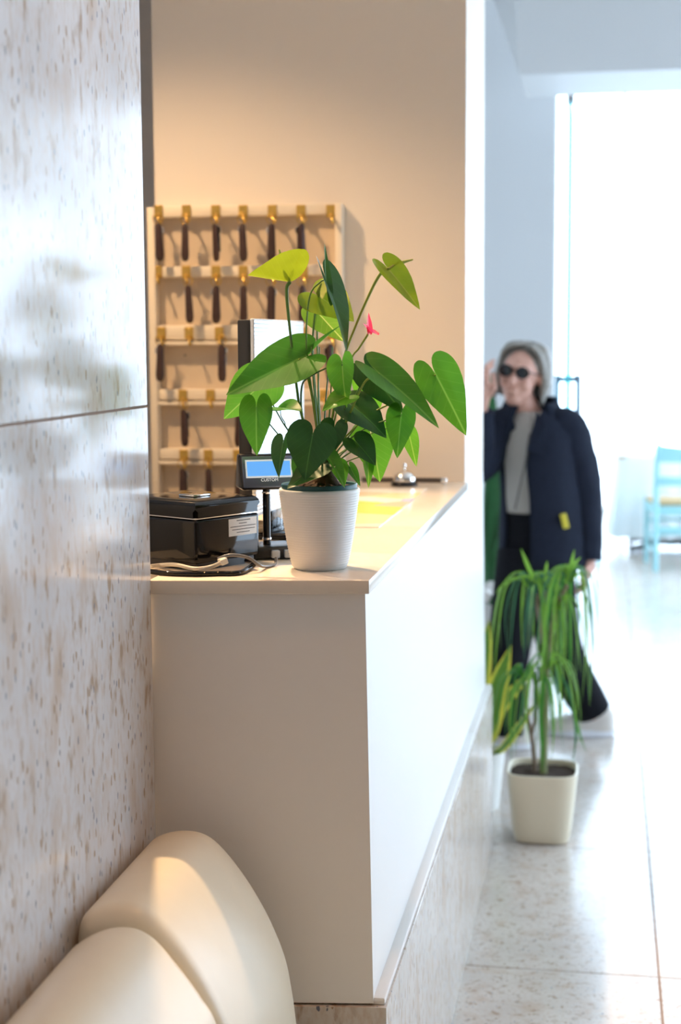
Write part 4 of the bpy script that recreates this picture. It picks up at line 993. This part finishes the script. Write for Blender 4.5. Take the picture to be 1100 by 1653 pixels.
def leg_tube(h, k, a, r0, r1, r2, r3):
    P = spline([h, k, a], 8); vs, fs = tube_data(P, [r0, r1, r2, r3], 20); o = from_data('trouser_leg', vs, fs, black_cloth, tr, angle=60); return o
leg_tube(hpF + Vector((0, .01, .05)), knF, anF + Vector((.004, .0, -.03)), .098, .086, .074, .072)
leg_tube(hpB + Vector((0, .01, .05)), knB, anB + Vector((.012, 0, -.024)), .104, .090, .080, .072)
ring_loft('jacket', [(857, 655, .035, .082, .078), (860, 668, .035, .105, .09), (864, 682, .03, .150, .108), (868, 705, .03, .164, .126), (872, 750, .03, .150, .126), (875, 800, .03, .150, .130), (877, 850, .03, .160, .138), (879, 890, .03, .168, .145), (880, 912, .03, .170, .148)], navy,
          gap=[(838, 880), (832, 874), (828, 866), (820, 856), (816, 853), (818, 858), (820, 860), (818, 860), (816, 862)], thick=.010, fold=.012)
def sleeve(pts, rad):
    P = spline(pts, 10); vs, fs = tube_data(P, rad, 22)
    vs = [v + Vector((noise.noise(v*22)*.006, noise.noise(v*22 + Vector((5, 0, 0)))*.006, noise.noise(v*22 + Vector((0, 9, 0)))*.004)) for v in vs]
    from_data('sleeve', vs, fs, navy, pp, angle=70)
sleeve([shR + Vector((-.05, 0, .02)), shR + Vector((.012, 0, -.01)), elR, wrR + Vector((.0, 0, -.012))], [.07, .080, .074, .062, .052])
sleeve([shL + Vector((.05, 0, .02)), shL + Vector((-.008, 0, -.012)), elL + Vector((0, 0, .0)), elL.lerp(wrL, .5), wrL], [.07, .078, .070, .060, .050])
# collar turned down over the shoulders
cv, cf = [], []
for k in range(25):
    w = math.radians(38 + 284*k/24); ca, sa = math.sin(w), -math.cos(w); c = G(858, 655, .035)
    dz = .020 if sa > -.3 else -.012
    cv += [c + Vector((.078*ca, .074*sa, .030 if sa > 0 else .012)), c + Vector((.094*ca, .088*sa, .034 if sa > 0 else .012)), c + Vector((.128*ca, .112*sa - .008, -.038 + (-.035 if sa < -.2 else 0)))]
for k in range(24):
    a = k*3; cf += [(a, a+1, a+4, a+3), (a+1, a+2, a+5, a+4)]
o = from_data('collar', cv, cf, navy, pp); s_ = o.modifiers.new('thick', 'SOLIDIFY'); s_.thickness = .008
# lapel on the right-hand front
lp = [G(868, 664, -.055), G(882, 690, -.10), G(878, 735, -.118), G(852, 728, -.12), G(862, 690, -.085)]
o = from_data('lapel', lp, [(0, 1, 4), (1, 2, 3, 4)], navy, pp, smooth=False); s_ = o.modifiers.new('thick', 'SOLIDIFY'); s_.thickness = .008
tube('scarf_strap', [G(856, 700, -.10), G(848, 750, -.115), G(838, 795, -.112), G(832, 822, -.108)], .004, mat('dark_strap', (.10, .09, .08), .8), pp, 6, 5)
tg = from_bm('pocket_tag', box_bm((-.012, -.004, -.028), (.012, .004, .028), .003, 2), mat('yellow_tag', (.62, .52, .04), .6), pp); tg.location = G(912, 841, -.108); tg.rotation_euler = (0, -.25, .3); tg['label'] = 'yellow tag at the jacket pocket'
# shoes
def shoe(c, ang, hl):
    """sneaker: chunky sole and rounded upper, toe along -x before turning"""
    Rz = Matrix.Rotation(ang, 4, 'Z'); T = Matrix.Translation(Vector((c.x, c.y, 0)))
    st = [(-.150, .020, .030), (-.14, .040, .052), (-.10, .049, .066), (-.04, .047, .085), (.02, .042, .105), (.07, .040, .118), (.105, .038, .118), (.128, .026, .10)]
    vs, fs = [], []; n = 16
    for x, w, h in st:
        for j in range(n):
            t = 2*PI*j/n; sn_, cn_ = math.sin(t), math.cos(t); z = .028 + ((h - .028)*sn_**.7 if sn_ > 0 else 0)
            vs.append(Vector((x, math.copysign(w*abs(cn_)**.6, cn_), z)))
    for i in range(len(st) - 1):
        for j in range(n): fs.append((i*n + j, i*n + (j+1) % n, (i+1)*n + (j+1) % n, (i+1)*n + j))
    fs += [tuple(reversed(range(n))), tuple((len(st)-1)*n + j for j in range(n))]
    up_ = from_data('shoe', vs, fs, shoe_m, pp, angle=70); up_.data.transform(T @ Rz)
    bm = bmesh.new(); out = []
    for k in range(28):
        t = 2*PI*k/28; x = -.012 + .148*math.cos(t); w = .050 - .008*math.cos(t)*-1 if x < 0 else .045; out.append((x, w*math.sin(t)))
    vv = [bm.verts.new((x, y, .002)) for x, y in out]; f = bm.faces.new(vv); e = bmesh.ops.extrude_face_region(bm, geom=[f])
    for v in e['geom']:
        if isinstance(v, bmesh.types.BMVert): v.co.z = .034
    bmesh.ops.bevel(bm, geom=bm.edges[:], offset=.004, segments=2, affect='EDGES')
    so = from_bm('sole', bm, sole_m, up_); so.data.transform(T @ Rz)
    for k in range(3):
        l_ = tube('lace', [Vector((-.06 + k*.028, -.028, .088 + k*.010)), Vector((-.062 + k*.028, 0, .096 + k*.011)), Vector((-.06 + k*.028, .028, .088 + k*.010))], .0032, sole_m, up_, 6, 4); l_.data.transform(T @ Rz)
shoe(sB, .06, .13); shoe(sF, .10, .13)
finish(pp)
